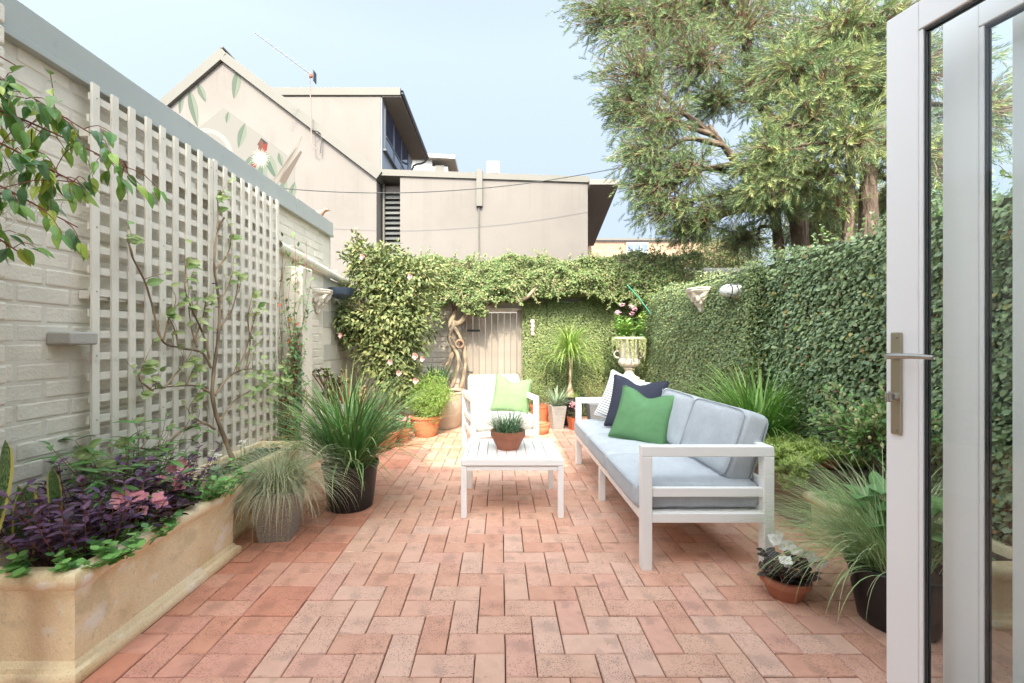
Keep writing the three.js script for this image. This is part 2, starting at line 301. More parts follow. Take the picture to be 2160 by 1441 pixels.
const G = { // palettes, linear
  fig: [[0.2, 0.285, 0.13], [0.28, 0.385, 0.165], [0.38, 0.47, 0.24], [0.22, 0.32, 0.18]], figAutumn: [[0.504, 0.336, 0.084], [0.48, 0.192, 0.12], [0.396, 0.384, 0.096]],
  figLight: [[0.24, 0.32, 0.1], [0.34, 0.4, 0.15], [0.18, 0.26, 0.09], [0.4, 0.42, 0.18]],
  camellia: [[0.11, 0.165, 0.05], [0.2, 0.25, 0.075], [0.34, 0.35, 0.13], [0.14, 0.19, 0.06]],
  bottle: [[0.12, 0.2, 0.08], [0.17, 0.27, 0.095], [0.24, 0.33, 0.12], [0.095, 0.165, 0.075], [0.19, 0.23, 0.11]], bottleNew: [[0.42, 0.48, 0.18], [0.36, 0.42, 0.17]],
  grass: [[0.088, 0.246, 0.07], [0.14, 0.351, 0.088], [0.211, 0.439, 0.124]], dry: [[0.462, 0.374, 0.187], [0.55, 0.484, 0.297]], sedge: [[0.4, 0.46, 0.26], [0.52, 0.54, 0.34], [0.6, 0.58, 0.4], [0.34, 0.42, 0.24]],
  lime: [[0.264, 0.408, 0.072], [0.36, 0.48, 0.108], [0.192, 0.336, 0.06]], mint: [[0.172, 0.402, 0.086], [0.259, 0.517, 0.129], [0.144, 0.345, 0.101]], purple: [[0.078, 0.039, 0.094], [0.14, 0.07, 0.156], [0.203, 0.094, 0.187], [0.078, 0.047, 0.07]],
  dark: [[0.059, 0.151, 0.059], [0.093, 0.22, 0.084], [0.135, 0.288, 0.119]], pink: [[0.8, 0.36, 0.4], [0.85, 0.45, 0.47], [0.75, 0.28, 0.34]],
};
// ================================================================ THE SETTING
{
  const g = new THREE.PlaneGeometry(400, 400); g.rotateX(-PI / 2);
  structure('ground', uvBox(g), M.lawnBed, [0, -0.06, 0]);
  const lane = new THREE.PlaneGeometry(60, 3.6); lane.rotateX(-PI / 2);
  structure('road', uvBox(lane), mat([0.07, 0.07, 0.07], 0.9, { map: T.soil }), [0, -0.02, 9.2]);
}
// ---- clay pavers in 90 degree herringbone with one stacked border column
{
  reseed(5);
  const bed = mesh('patio', box(4.75, 0.04, 8.0, 0), M.bed, scene, [0.12, -0.034, 3.4]); bed.userData.kind = 'structure';
  const C = 0.117, X0 = -0.214, D0 = 1.696, off = [[0, 0], [0.13, 0.31], [0.27, 0.07], [0.41, 0.22], [0.05, 0.43], [0.34, 0.38]];
  function paverGeo(L, k) {
    const w = 0.1125, h = 0.035, c = 0.0035, a = L / 2, b = w / 2, pos = [];
    const q = (...p) => pos.push(...p[0], ...p[1], ...p[2], ...p[0], ...p[2], ...p[3]);
    const t = [[-a + c, 0, -b + c], [-a + c, 0, b - c], [a - c, 0, b - c], [a - c, 0, -b + c]], m = [[-a, -c, -b], [-a, -c, b], [a, -c, b], [a, -c, -b]], l = m.map(p => [p[0], -h, p[2]]);
    q(...t); for (let i = 0; i < 4; i++) { const j = (i + 1) % 4; q(m[i], m[j], t[j], t[i]); q(l[i], l[j], m[j], m[i]); }
    const g = new THREE.BufferGeometry(); g.setAttribute('position', new THREE.Float32BufferAttribute(pos, 3)); g.computeVertexNormals(); return uvBox(g, 1, ...off[k]);
  }
  const geos = [0.2295, 0.1125].map(L => off.map((_, k) => paverGeo(L, k)));
  const tones = [[0.74, 0.425, 0.31], [0.75, 0.455, 0.34], [0.71, 0.39, 0.275], [0.76, 0.48, 0.365], [0.73, 0.43, 0.31], [0.69, 0.365, 0.255], [0.75, 0.46, 0.335], [0.73, 0.405, 0.305]];
  const mats = tones.map(c => mat(c, 0.62, { map: T.paver, bumpMap: T.paverB, bumpScale: 0.0016 }));
  const redTones = [[0.70, 0.33, 0.22], [0.73, 0.38, 0.27], [0.67, 0.29, 0.19], [0.71, 0.35, 0.255]].map(c => mat(c, 0.6, { map: T.paver, bumpMap: T.paverB, bumpScale: 0.0012 }));
  const list = [], bx0 = -6, bx1 = -8;                       // border column covers cells -8,-7
  const nx0 = -17, nx1 = 22, ny0 = -16, ny1 = 48;
  const put = (cx, cy, half, turn, red) => list.push([X0 + cx * C, D0 + cy * C, half, turn, red]);
  for (let y = ny0; y < ny1; y++) {
    put(-7, y + 0.5, 0, 0, true);
    for (let x = nx0; x < nx1; x++) {
      if (x === -8 || x === -7) continue;
      const k = (((x - y) % 4) + 4) % 4, red = x < -8;
      if (k === 0) { if (x + 1 === -8 || x + 1 === nx1) put(x + 0.5, y + 0.5, 1, 0, red); else put(x + 1, y + 0.5, 0, 0, red); }
      if (k === 1 && (x === -6 || x === nx0)) put(x + 0.5, y + 0.5, 1, 0, red);
      if (k === 3) { if (y + 1 < ny1) put(x + 0.5, y + 1, 0, 1, red); else put(x + 0.5, y + 0.5, 1, 0, red); }
    }
  }
  const inView = ([x, d]) => d > 1.45 && d < 7.3 && x > -1.72 && x < 2.05 && Math.abs(x / d) < 1.2 && !(x > 0.75 && x < 1.42 && d > 2.5 && d < 4.2) && !(x < -1.45 && d > 1.5 && d < 2.5);
  const ranked = list.map((p, i) => [i, inView(p) ? p[1] : 1e3 + p[1]]).sort((a, b) => a[1] - b[1]).slice(0, 300).map(p => p[0]), own = new Set(ranked), rest = {};
  list.forEach(([x, d, half, turn, red], i) => {
    const g = geos[half][Math.floor(rnd() * 6)], m = pick(red ? redTones : mats), y = rr(-0.0018, 0.0018), rx = rr(-0.006, 0.006), rz = rr(-0.006, 0.006), ry = turn * PI / 2 + rr(-0.006, 0.006) + (rnd() < 0.5 ? PI : 0);
    if (own.has(i)) mesh('paver', g, m, bed, [x - bed.position.x, y + 0.0 - bed.position.y, d + bed.position.z], [rx, ry, rz]);
    else (rest[m.id] ??= [m, []])[1].push(at(g, x - bed.position.x, y - bed.position.y, d + bed.position.z, rx, ry, rz));
  });
  const all = Object.values(rest), gs = all.map(r => mergeGeometries(r[1]));
  const mg = mergeGeometries(gs, true); stuff(mesh('far_pavers', mg, all.map(r => r[0]), bed));
  // fallen leaf litter
  reseed(8); const litter = [];
  for (let i = 0; i < 170; i++) { const d = rr(1.5, 6), x = rr(-1.3, 1.9); litter.push(aim(v3(rr(-1, 1), 0, rr(-1, 1)), v3(rr(-0.2, 0.2), 1, 0), v3(x, 0.004, -d), rr(0.3, 1.1))); }
  const lm = copies('leaf_litter', leafGeo(0.025, 0.004, { n: 2, bend: -0.1 }), mat([1, 1, 1], 0.8), scene, litter, [[0.55, 0.45, 0.25], [0.4, 0.26, 0.12], [0.6, 0.5, 0.35]]);
  tag(lm, 'scattered dry leaf bits lying on the brick paving', 'leaf litter');
}

// ---- painted brick wall on the left with metal capping
const WALLX = -2.08;
{
  reseed(21);
  const w = thing('brick_wall', 'cream painted brick wall with grey metal capping behind the trellis', 'wall', [WALLX, 0, 3.0]);
  mesh('wall_core', box(0.3, 2.6, 4.9, 0), M.joint, w, [-0.1525, 1.3, -0.15]);
  const bg = [0, 1, 2, 3].map(k => { const g = new RoundedBoxGeometry(0.03, 0.0775, 0.231, 2, 0.011), p = g.attributes.position; for (let i = 0; i < p.count; i++) { const s = 0.0045 * (fbm(p.getZ(i) * 3 + k * 0.37 + 1, p.getY(i) * 3 + 1, 16, 2, 300 + k) - 0.5); p.setX(i, p.getX(i) + s * 1.4); p.setY(i, p.getY(i) + s * 1.2); } return uvBox(g, 1, k * 0.21, k * 0.37); });
  const mats = [[0.8, 0.745, 0.635], [0.78, 0.73, 0.62], [0.82, 0.76, 0.645], [0.785, 0.735, 0.63]].map(c => mat(c, 0.72, { map: T.paint, bumpMap: T.paintB, bumpScale: 0.006 }));
  const rest = []; let n = 0; const spots = [];
  for (let r = 0; r < 29; r++) for (let i = 0; i < 18; i++) { const d = 0.78 + (r % 2) * 0.12 + i * 0.24; if (d < 5.25) spots.push([r, d]); }
  spots.sort((a, b) => (a[1] < 1.55 ? 9 : a[1]) - (b[1] < 1.55 ? 9 : b[1]));
  for (const [r, d] of spots) {
    const y = 0.045 + r * 0.0865, x = -0.0134 + rr(-0.003, 0.003), rot = [rr(-0.012, 0.012), rr(-0.012, 0.012), rr(-0.02, 0.02)];
    if (n++ < 300) mesh('brick', pick(bg), pick(mats), w, [x, y + rr(-0.002, 0.002), d - 3.0], rot); else rest.push(at(pick(bg), x, y, d - 3.0, ...rot));
  }
  stuff(mesh('far_bricks', merge(rest), mats[0], w));
  for (const [d0, d1] of [[0.3, 4.345], [4.352, 5.3]]) mesh('capping', box(0.36, 0.175, d1 - d0, 0.004), M.flashing, w, [-0.14, 2.577, (d0 + d1) / 2 - 3.0]);
  mesh('drip_edge', box(0.012, 0.03, 4.98, 0.002), M.flashing, w, [0.046, 2.503, -0.2]);
  mesh('end_flashing', box(0.3, 0.72, 0.012, 0.002), M.flashing, w, [-0.15, 2.13, 2.31]);
  const pier = mesh('pier', box(0.2, 1.94, 0.235, 0.018, 3), M.wallPaint, w, [0.1, 0.97, 1.235]);
  const bb = box(0.235, 0.0775, 0.215, 0.012, 2);
  for (let r = 0; r < 30; r++) mesh('brick', bb, pick(mats), w, [-0.057 + rr(-0.003, 0.003), 0.045 + r * 0.0865, -1.33 + rr(-0.004, 0.004)]);   // brick pier at the frame's edge
  mesh('ledge_brick', box(0.12, 0.062, 0.14, 0.012, 2), mat([0.45, 0.43, 0.39], 0.8, { map: T.paint, bumpMap: T.paintB, bumpScale: 0.004 }), w, [0.055, 1.235, -0.945]);
  // low block wall that continues to the back corner
  const b = thing('block_wall', 'lower grey block wall running behind the pink camellia to the back corner', 'wall', [WALLX, 0, 6.25]);
  mesh('wall_core', box(0.2, 1.98, 1.9, 0), M.joint, b, [-0.105, 0.99, 0]);
  const cm = mat([0.52, 0.5, 0.43], 0.8, { map: T.paint, bumpMap: T.paintB, bumpScale: 0.004 }), cg = box(0.02, 0.19, 0.39, 0.004);
  for (let r = 0; r < 10; r++) for (let i = 0; i < 5; i++) { const d = -0.95 + 0.2 + (r % 2 ? -0.2 : 0) + i * 0.4; if (d > -0.96 && d < 0.8) mesh('block', cg, cm, b, [-0.002, 0.1 + r * 0.198, d]); }
  const p = thing('drain_pipe', 'cream plastic drain pipe running along the painted brick wall', 'pipe', [WALLX + 0.055, 2.1, 3.8]);
  mesh('pipe', tube([V(0, 0.0, 0.15), V(0, -0.05, 1.0), V(0, -0.11, 1.95)], 0.045, 0.045, 10, 14), mat([0.7, 0.67, 0.58], 0.5), p);
  for (const d of [0.35, 1.5]) mesh('bracket', box(0.1, 0.012, 0.03, 0.002), M.wallPaint, p, [-0.01, 0.045 - d * 0.04 - 0.0, d]);
}

// ---- lattice
function trellis(d0, label) {
  const t = thing('trellis_panel', label, 'trellis', [-2.0, 0.36, d0], 0, 'trellis panels on the brick wall');
  const m = [M.trellis, mat([0.78, 0.735, 0.645], 0.6, { map: T.paint }), mat([0.82, 0.775, 0.68], 0.62, { map: T.paint })];
  for (let i = 0; i < 9; i++) mesh('vertical_slat', box(0.013, 2.13, 0.04, 0.002), pick(m), t, [-0.007 + rr(-0.001, 0.001), 1.065 + rr(-0.008, 0.008), 0.02 + i * 0.1065 + rr(-0.003, 0.003)], [rr(-0.002, 0.002), 0, 0]);
  for (let r = 0; r < 20; r++) mesh('horizontal_slat', box(0.012, 0.038, 0.9 + rr(-0.004, 0.004), 0.002), pick(m), t, [-0.0205, 0.045 + r * 0.1063 + rr(-0.003, 0.003), 0.446 + rr(-0.006, 0.006)], [rr(-0.002, 0.002), 0, 0]);
  for (let i = 0; i < 9; i += 4) for (let r = 1; r < 20; r += 3) mesh('screw', new THREE.CylinderGeometry(0.004, 0.004, 0.003, 8).rotateZ(PI / 2), M.steel, t, [0.0005, 0.045 + r * 0.1063, 0.02 + i * 0.1065]);
  for (const y of [0.3, 1.1, 1.9]) mesh('batten', box(0.05, 0.04, 0.88, 0.002), M.trellis, t, [-0.0515, y - 0.008, 0.446]);
  return t;
}
reseed(31);
trellis(2.13, 'cream lattice panel nearest the purple plants, beside the bare brick wall');
trellis(3.035, 'cream lattice panel at the far end, beside the pier and red-twigged climber');

// ---- back wall, gate
{
  reseed(41);
  const w = thing('back_wall', 'grey painted rear wall with the plank gate in it', 'wall', [0, 0, 7.2]);
  const m = mat([0.5, 0.47, 0.42], 0.85, { map: T.paint, bumpMap: T.paintB, bumpScale: 0.004 });
  mesh('wall_section', box(1.45, 2.2, 0.2, 0), m, w, [-1.36, 1.1, 0.1]);
  mesh('wall_section', box(2.2, 2.2, 0.2, 0), m, w, [1.46, 1.1, 0.1]);
  mesh('lintel', box(0.994, 0.42, 0.2, 0), m, w, [-0.138, 1.99, 0.1]);
  const bg = box(0.228, 0.076, 0.02, 0.006);
  for (let r = 0; r < 24; r++) for (let i = 0; i < 6; i++) { const x = -1.96 + i * 0.24 + (r % 2) * 0.12; if (x < -0.75) mesh('brick', bg, m, w, [x, 0.045 + r * 0.0865, -0.002]); }
  const g = thing('plank_gate', 'greige vertical plank gate with padlock under the leafy arch', 'gate', [-0.138, 0, 7.19]);
  const gm = [[0.3, 0.265, 0.228], [0.285, 0.252, 0.216], [0.315, 0.28, 0.24]].map(c => mat(c, 0.7, { map: T.paint, bumpMap: T.barkB, bumpScale: 0.001 }));
  for (let i = 0; i < 8; i++) mesh('plank', box(0.0965, 1.66, 0.022, 0.005), gm[i % 3], g, [-0.364 + i * 0.1035, 0.86, 0.0 + rr(-0.0015, 0.0015)]);
  for (const s of [-1, 1]) mesh('post', box(0.075, 1.74, 0.09, 0.004), gm[1], g, [s * 0.457, 0.87, 0.01]);
  mesh('head', box(0.99, 0.06, 0.09, 0.004), mat([0.62, 0.58, 0.52], 0.6), g, [0, 1.745, 0.01]);
  for (const y of [0.35, 1.4]) mesh('hinge', box(0.22, 0.035, 0.006, 0.002), M.dark, g, [-0.3, y, -0.015]);
  const bolt = mesh('bolt', tube([V(-0.44, 0.72, -0.03), V(-0.36, 0.72, -0.03), V(-0.3, 0.715, -0.03)], 0.006, 0.006, 6, 6), M.dark, g);
  mesh('padlock', box(0.04, 0.05, 0.018, 0.006), mat([0.4, 0.28, 0.08], 0.4, { metalness: 0.8 }), bolt, [-0.3, 0.665, -0.035]);
  mesh('shackle', new THREE.TorusGeometry(0.014, 0.003, 6, 10, PI), M.steel, bolt, [-0.3, 0.69, -0.035]);
}

// ---- the house at the camera's back, whose roof edge shades the near paving
{
  const h = thing('rear_house', 'white rendered house behind the viewer that shades the near paving', 'house', [0, 0, -0.4]);
  for (const [x0, x1, y] of [[-2.2, -1.76, 5.6], [-1.76, -0.9, 4.5], [-0.9, 0.54, 3.88], [0.54, 2.75, 5.9]]) {
    mesh('wall', box(x1 - x0 - 0.006, y, 6, 0), M.houseWhite, h, [(x0 + x1) / 2, y / 2, -3.02]);
    mesh('eave', box(x1 - x0 - 0.01, 0.12, 6.04, 0), M.roofTrim, h, [(x0 + x1) / 2, y + 0.061, -3.0]);
  }
  mesh('wing_wall', box(0.6, 2.55, 0.98, 0), M.houseWhite, h, [2.1, 1.275, 0.5]);
}

// ================================================================ THE HOUSES BEYOND THE LANE
function muralTexture(x0, y0, x1, y1) {                         // painted on the gable: strap leaves, a ring, a gum blossom and a pale branch
  const c = document.createElement('canvas'); c.width = 900; c.height = 900; const k = c.getContext('2d');
  const X = x => (x - x0) / (x1 - x0) * 900, Y = y => (y - y0) / (y1 - y0) * 900, poly = (pts, f) => { k.fillStyle = f; k.beginPath(); pts.forEach(([x, y], i) => i ? k.lineTo(X(x), Y(y)) : k.moveTo(X(x), Y(y))); k.closePath(); k.fill(); };
  k.clearRect(0, 0, 900, 900);
  poly([[395, 290], [472, 228], [622, 340], [622, 430], [560, 430]], '#d2cec6');
  k.strokeStyle = '#f2ece2'; k.lineWidth = 26; k.beginPath(); k.arc(X(432), Y(330), 165, PI, 2.1 * PI); k.stroke();
  const leaf = (xa, ya, xb, yb, w, col = '#8fa58e') => {
    const dx = xb - xa, dy = yb - ya, l = Math.hypot(dx, dy), nx = -dy / l * w, ny = dx / l * w, pt = (t, s) => [X(xa + dx * t + nx * s), Y(ya + dy * t + ny * s)];
    for (const [s, f] of [[1, col], [-1, '#b5c4ae']]) { k.fillStyle = f; k.beginPath(); k.moveTo(...pt(0, 0)); k.quadraticCurveTo(...pt(0.25, s * 1.1), ...pt(0.5, s)); k.quadraticCurveTo(...pt(0.8, s * 0.75), ...pt(1, 0)); k.closePath(); k.fill(); }
    k.strokeStyle = '#6f8672'; k.lineWidth = 2.5; k.beginPath(); k.moveTo(...pt(0, 0)); k.lineTo(...pt(0.96, 0)); k.stroke();
  };
  leaf(384, 198, 379, 240, 5); leaf(399, 188, 417, 268, 9, '#8aa08a'); leaf(417, 176, 434, 215, 7); leaf(503, 146, 493, 209, 9); leaf(482, 236, 478, 260, 5); leaf(517, 260, 503, 313, 9);
  leaf(556, 318, 508, 356, 9); leaf(552, 330, 556, 395, 10); leaf(560, 318, 585, 380, 10, '#7f9b84'); leaf(588, 322, 596, 352, 6); leaf(603, 372, 592, 425, 8); leaf(622, 384, 612, 425, 7); leaf(540, 330, 530, 372, 8);
  poly([[543, 305], [551, 291], [565, 302], [556, 318]], '#3c4a52'); poly([[546, 300], [552, 294], [560, 312], [552, 322], [545, 316]], '#a65f45'); poly([[558, 303], [565, 302], [562, 322], [555, 326]], '#c0442e'); poly([[520, 352], [545, 340], [535, 362]], '#b4593d');
  k.strokeStyle = '#fbf7ee'; k.lineWidth = 3.4; for (let i = 0; i < 60; i++) { const a = i / 60 * 2 * PI, l = 15 + (i * 7 % 5) * 1.8; k.beginPath(); k.moveTo(X(549), Y(334)); k.lineTo(X(549 + l * Math.cos(a)), Y(334 + l * Math.sin(a))); k.stroke(); }
  poly([[585, 383], [634, 318], [637, 321], [602, 388]], '#a08e80');
  poly([[566, 392], [600, 345], [622, 312], [637, 287], [633, 300], [622, 328], [598, 362], [584, 398]], '#d9cfc2'); poly([[572, 392], [612, 335], [636, 290], [618, 328], [592, 372], [580, 396]], '#f3ece0');
  k.strokeStyle = '#a99a8a'; k.lineWidth = 3; for (let i = 0; i < 6; i++) { k.beginPath(); k.moveTo(X(570 + i * 3), Y(390)); k.lineTo(X(614 + i * 2.4), Y(326 - i * 3)); k.stroke(); }
  const t = new THREE.CanvasTexture(c); t.colorSpace = THREE.SRGBColorSpace; t.magFilter = THREE.LinearFilter; return t;
}
{
  const D = 11, X = px => (px - 1055) / 915 * D, Y = py => EYE + (720.5 - py) / 915 * D;      // survey of the gable from the photograph
  const h = thing('gable_house', 'pink-beige rendered house with steep gable and painted leaf mural', 'house', [0, 0, D]);
  const ax = X(470), ay = Y(131), sl = 0.765;
  const gable = shapeGeo([[-14, 0], [X(794), 0], [X(794), ay - (X(794) - ax) * sl], [ax, ay], [-14, ay - (ax + 14) * 0.86]], 3.0);
  gable.translate(0, 0, -3.0); mesh('wall', gable, M.render, h);
  const rake = (x0, y0, x1, y1, wd) => { const L = Math.hypot(x1 - x0, y1 - y0), a = Math.atan2(y1 - y0, x1 - x0); return at(box(L, wd, 3.3, 0.01), (x0 + x1) / 2 - Math.sin(a) * wd / 2, (y0 + y1) / 2 + Math.cos(a) * wd / 2, 1.55, 0, 0, a); };
  mesh('rake_board', rake(ax - 0.005, ay, X(796), ay - (X(796) - ax) * sl, 0.23), M.roofTrim, h);
  mesh('rake_board', rake(-14, ay - (ax + 14) * 0.86, ax + 0.16, ay + 0.14, 0.24), M.roofTrim, h);
  mesh('ridge_cap', box(0.08, 0.05, 3.34, 0.01), M.roofTrim, h, [ax + 0.03, ay + 0.31, 1.56]);
  // mural: flat paint film on the wall, cut to the gable
  const mx0 = 360, mx1 = 660, my0 = 131, my1 = 431, s = new THREE.Shape([[X(mx0), Y(my1)], [X(mx1), Y(my1)], [X(mx1), ay - (X(mx1) - ax) * sl - 0.01], [ax, ay - 0.01], [X(mx0), ay - (ax - X(mx0)) * 0.86 - 0.01]].map(p => new THREE.Vector2(...p)));
  const mg = new THREE.ShapeGeometry(s), mp = mg.attributes.position, mu = mg.attributes.uv;
  for (let i = 0; i < mp.count; i++) mu.setXY(i, (mp.getX(i) - X(mx0)) / (X(mx1) - X(mx0)), (mp.getY(i) - Y(my1)) / (Y(my0) - Y(my1)));
  mesh('mural', mg, new THREE.MeshPhysicalMaterial({ color: lin(0.21, 0.21, 0.21), map: muralTexture(mx0, my0, mx1, my1), transparent: true, roughness: 0.9 }), h, [0, 0, -0.004]);
  // low wing with parapet trim
  const wl = X(844), wr = X(1240), yl = Y(371), yr = Y(386);
  const wing = shapeGeo([[wl, 0], [wr, 0], [wr, yr], [wl, yl]], 2.6); wing.translate(0, 0, -2.6); mesh('wall', wing, M.render, h, [0, 0, 0.002]);
  const trim = shapeGeo([[X(797), Y(371)], [wr + 0.02, yr], [wr + 0.02, yr + 0.15], [X(797), Y(358)]], 2.7); trim.translate(0, 0, -2.65); mesh('parapet_trim', trim, M.roofTrim, h);
  const eave = mesh('eave', box(0.74, 0.16, 3.1, 0.01), M.render, h, [wr + 0.385, 4.78, 1.35], [-0.29, 0, 0]);
  // louvre window strip
  const win = mesh('window', box(X(843) - X(798), 3.4, 0.06, 0), mat([0.09, 0.1, 0.105], 0.4), h, [(X(798) + X(843)) / 2, Y(377) - 1.7, 0.6]);
  const cx = win.position.x, ww = X(843) - X(798);
  for (const x of [-ww / 2 + 0.03, ww / 2 - 0.03]) mesh('jamb', box(0.05, 3.4, 0.2, 0.004), M.roofTrim, win, [x, 0, -0.12]);
  mesh('spandrel', box(ww - 0.1, 0.2, 0.04, 0.004), M.render, win, [0, 1.58, -0.1]);
  for (let i = 0; i < 17; i++) mesh('louvre_blade', box(ww - 0.1, 0.13, 0.012, 0.002), i % 3 ? mat([0.11, 0.115, 0.115], 0.25) : mat([0.15, 0.155, 0.15], 0.3), win, [0, 1.38 - i * 0.135, -0.13], [-0.75, 0, 0]);
  mesh('rainwater_head', box(0.155, 0.93, 0.1, 0.006), M.roofTrim, h, [X(1011.5), (Y(360) + Y(437)) / 2, -0.055]);
  mesh('downpipe', tube([V(X(1010.5), Y(437), -0.03), V(X(1010.5), 2, -0.03), V(X(1010.5), 0.05, -0.03)], 0.02, 0.02, 4, 8), M.roofTrim, h);
  const ac = thing('air_conditioner', 'white air conditioner unit on the flat wing roof', 'air conditioner', [-0.2, 5.62, 12.3]);
  mesh('casing', box(0.36, 0.6, 0.3, 0.02, 2), mat([0.4, 0.4, 0.38], 0.6), ac, [0, 0.36, 0]);
  for (let i = 0; i < 7; i++) mesh('fin', box(0.27, 0.02, 0.02, 0.003), M.darkFrame, ac, [0.02, 0.22 + i * 0.055, -0.155]);
  for (const x of [-0.14, 0.14]) mesh('foot', box(0.03, 0.24, 0.28, 0.003), M.roofTrim, ac, [x, -0.05, 0]);
}
{ // upper storey block behind
  const h = thing('upper_house', 'taller beige house block with flat eaves and dark side windows', 'house', [0, 0, 13]);
  mesh('wall', box(5.6, 8.56, 4.3, 0), M.render, h, [-6.38, 4.28, 2.15]);
  mesh('roof', box(6.4, 0.24, 4.6, 0.015), M.roofTrim, h, [-6.18, 8.7, 2.25]);
  mesh('roof_sheet', box(3.6, 0.07, 4.0, 0.01), M.roofTrim, h, [-5.2, 8.87, 2.2]);
  mesh('gutter', tube([V(-2.93, 8.66, -0.06), V(-2.93, 8.66, 2), V(-2.93, 8.66, 4.56)], 0.06, 0.06, 4, 8), M.darkFrame, h);
  mesh('downpipe', tube([V(-2.93, 8.6, 4.5), V(-3.1, 8.42, 4.5), V(-3.5, 8.3, 4.5), V(-3.53, 7.0, 4.5)], 0.04, 0.04, 12, 8), M.darkFrame, h);
  const clad = mesh('side_cladding', box(0.03, 3.0, 4.28, 0), mat([0.16, 0.19, 0.23], 0.6), h, [-3.56, 7.04, 2.15]);
  for (let i = 0; i < 3; i++) {
    const w = mesh('window', box(0.05, 1.42, 1.0, 0), M.darkFrame, h, [-3.53, 7.75, 0.75 + i * 1.1]);
    mesh('pane', box(0.012, 1.3, 0.88, 0), mat([0.02, 0.03, 0.06], 0.05), w, [0.026, 0, 0]);
    mesh('mullion', box(0.04, 1.42, 0.06, 0.004), M.darkFrame, w, [0.03, 0, 0.5]);
    mesh('transom', box(0.03, 0.05, 0.9, 0.004), M.darkFrame, w, [0.035, -0.25, 0]);
  }
  mesh('sill', box(0.12, 0.06, 3.5, 0.006), M.darkFrame, h, [-3.5, 7.02, 1.85]);
  mesh('soffit', box(0.58, 0.03, 4.5, 0), M.render, h, [-3.26, 8.565, 2.25]);
}
{
  const hw = mat([0.38, 0.38, 0.36], 0.85); const h = thing('white_house', 'distant white house with low pitched roof beside the dark windows', 'house', [-3.9, 0, 24]);
  mesh('wall', box(2.0, 10.9, 3, 0), hw, h, [0, 5.45, 1.5]); mesh('roof', box(2.6, 0.22, 3.6, 0.02), hw, h, [0.15, 11.35, 1.4], [0, 0, -0.06]);
  mesh('gable_panel', box(1.1, 0.5, 0.05, 0.01), hw, h, [-0.4, 11.08, -0.02]); mesh('window', box(0.5, 0.42, 0.06, 0), M.roofTrim, h, [0.55, 10.75, -0.01]);
}
{ // brick warehouse far right
  const bt = tex(256, (u, v) => { const r = Math.floor(v * 16), f = (u * 8 + (r % 2) * 0.5) % 1, g = (v * 16) % 1, k = hash(Math.floor(u * 8 + (r % 2) * 0.5) % 8, r, 3); return f < 0.07 || g < 0.14 ? [0.75, 0.68, 0.6] : [0.55 + 0.3 * k, 0.4 + 0.2 * k, 0.3 + 0.17 * k]; }, true, 1 / 1.4);
  const h = thing('brick_warehouse', 'pale brick building with white grid window seen under the big tree', 'building', [5.9, 0, 28]);
  const bm = mat([0.42, 0.36, 0.31], 0.9, { map: bt });
  mesh('wall', box(9, 7.7, 6, 0), bm, h, [4.5, 3.85, 3.0]);
  for (let i = 0; i < 4; i++) mesh('parapet_step', box(0.25, 0.7 - i * 0.13, 1.4, 0.01), bm, h, [0.0, 8.0 - i * 0.07, 0.7 + i * 1.4]);
  mesh('gutter', box(9, 0.14, 0.2, 0.01), M.roofTrim, h, [4.6, 7.78, -0.1]);
  const w = mesh('window', box(1.4, 1.7, 0.08, 0), mat([0.8, 0.8, 0.8], 0.5), h, [2.95, 6.75, -0.0]);
  for (let i = 0; i < 3; i++) for (let j = 0; j < 3; j++) mesh('pane', box(0.37, 0.46, 0.02, 0), mat([0.09, 0.13, 0.2], 0.08), w, [-0.44 + i * 0.44, 0.54 - j * 0.54, -0.045]);
  const w2 = mesh('window', box(0.06, 1.2, 0.9, 0), M.darkFrame, h, [-0.02, 6.2, 2.2]);
}
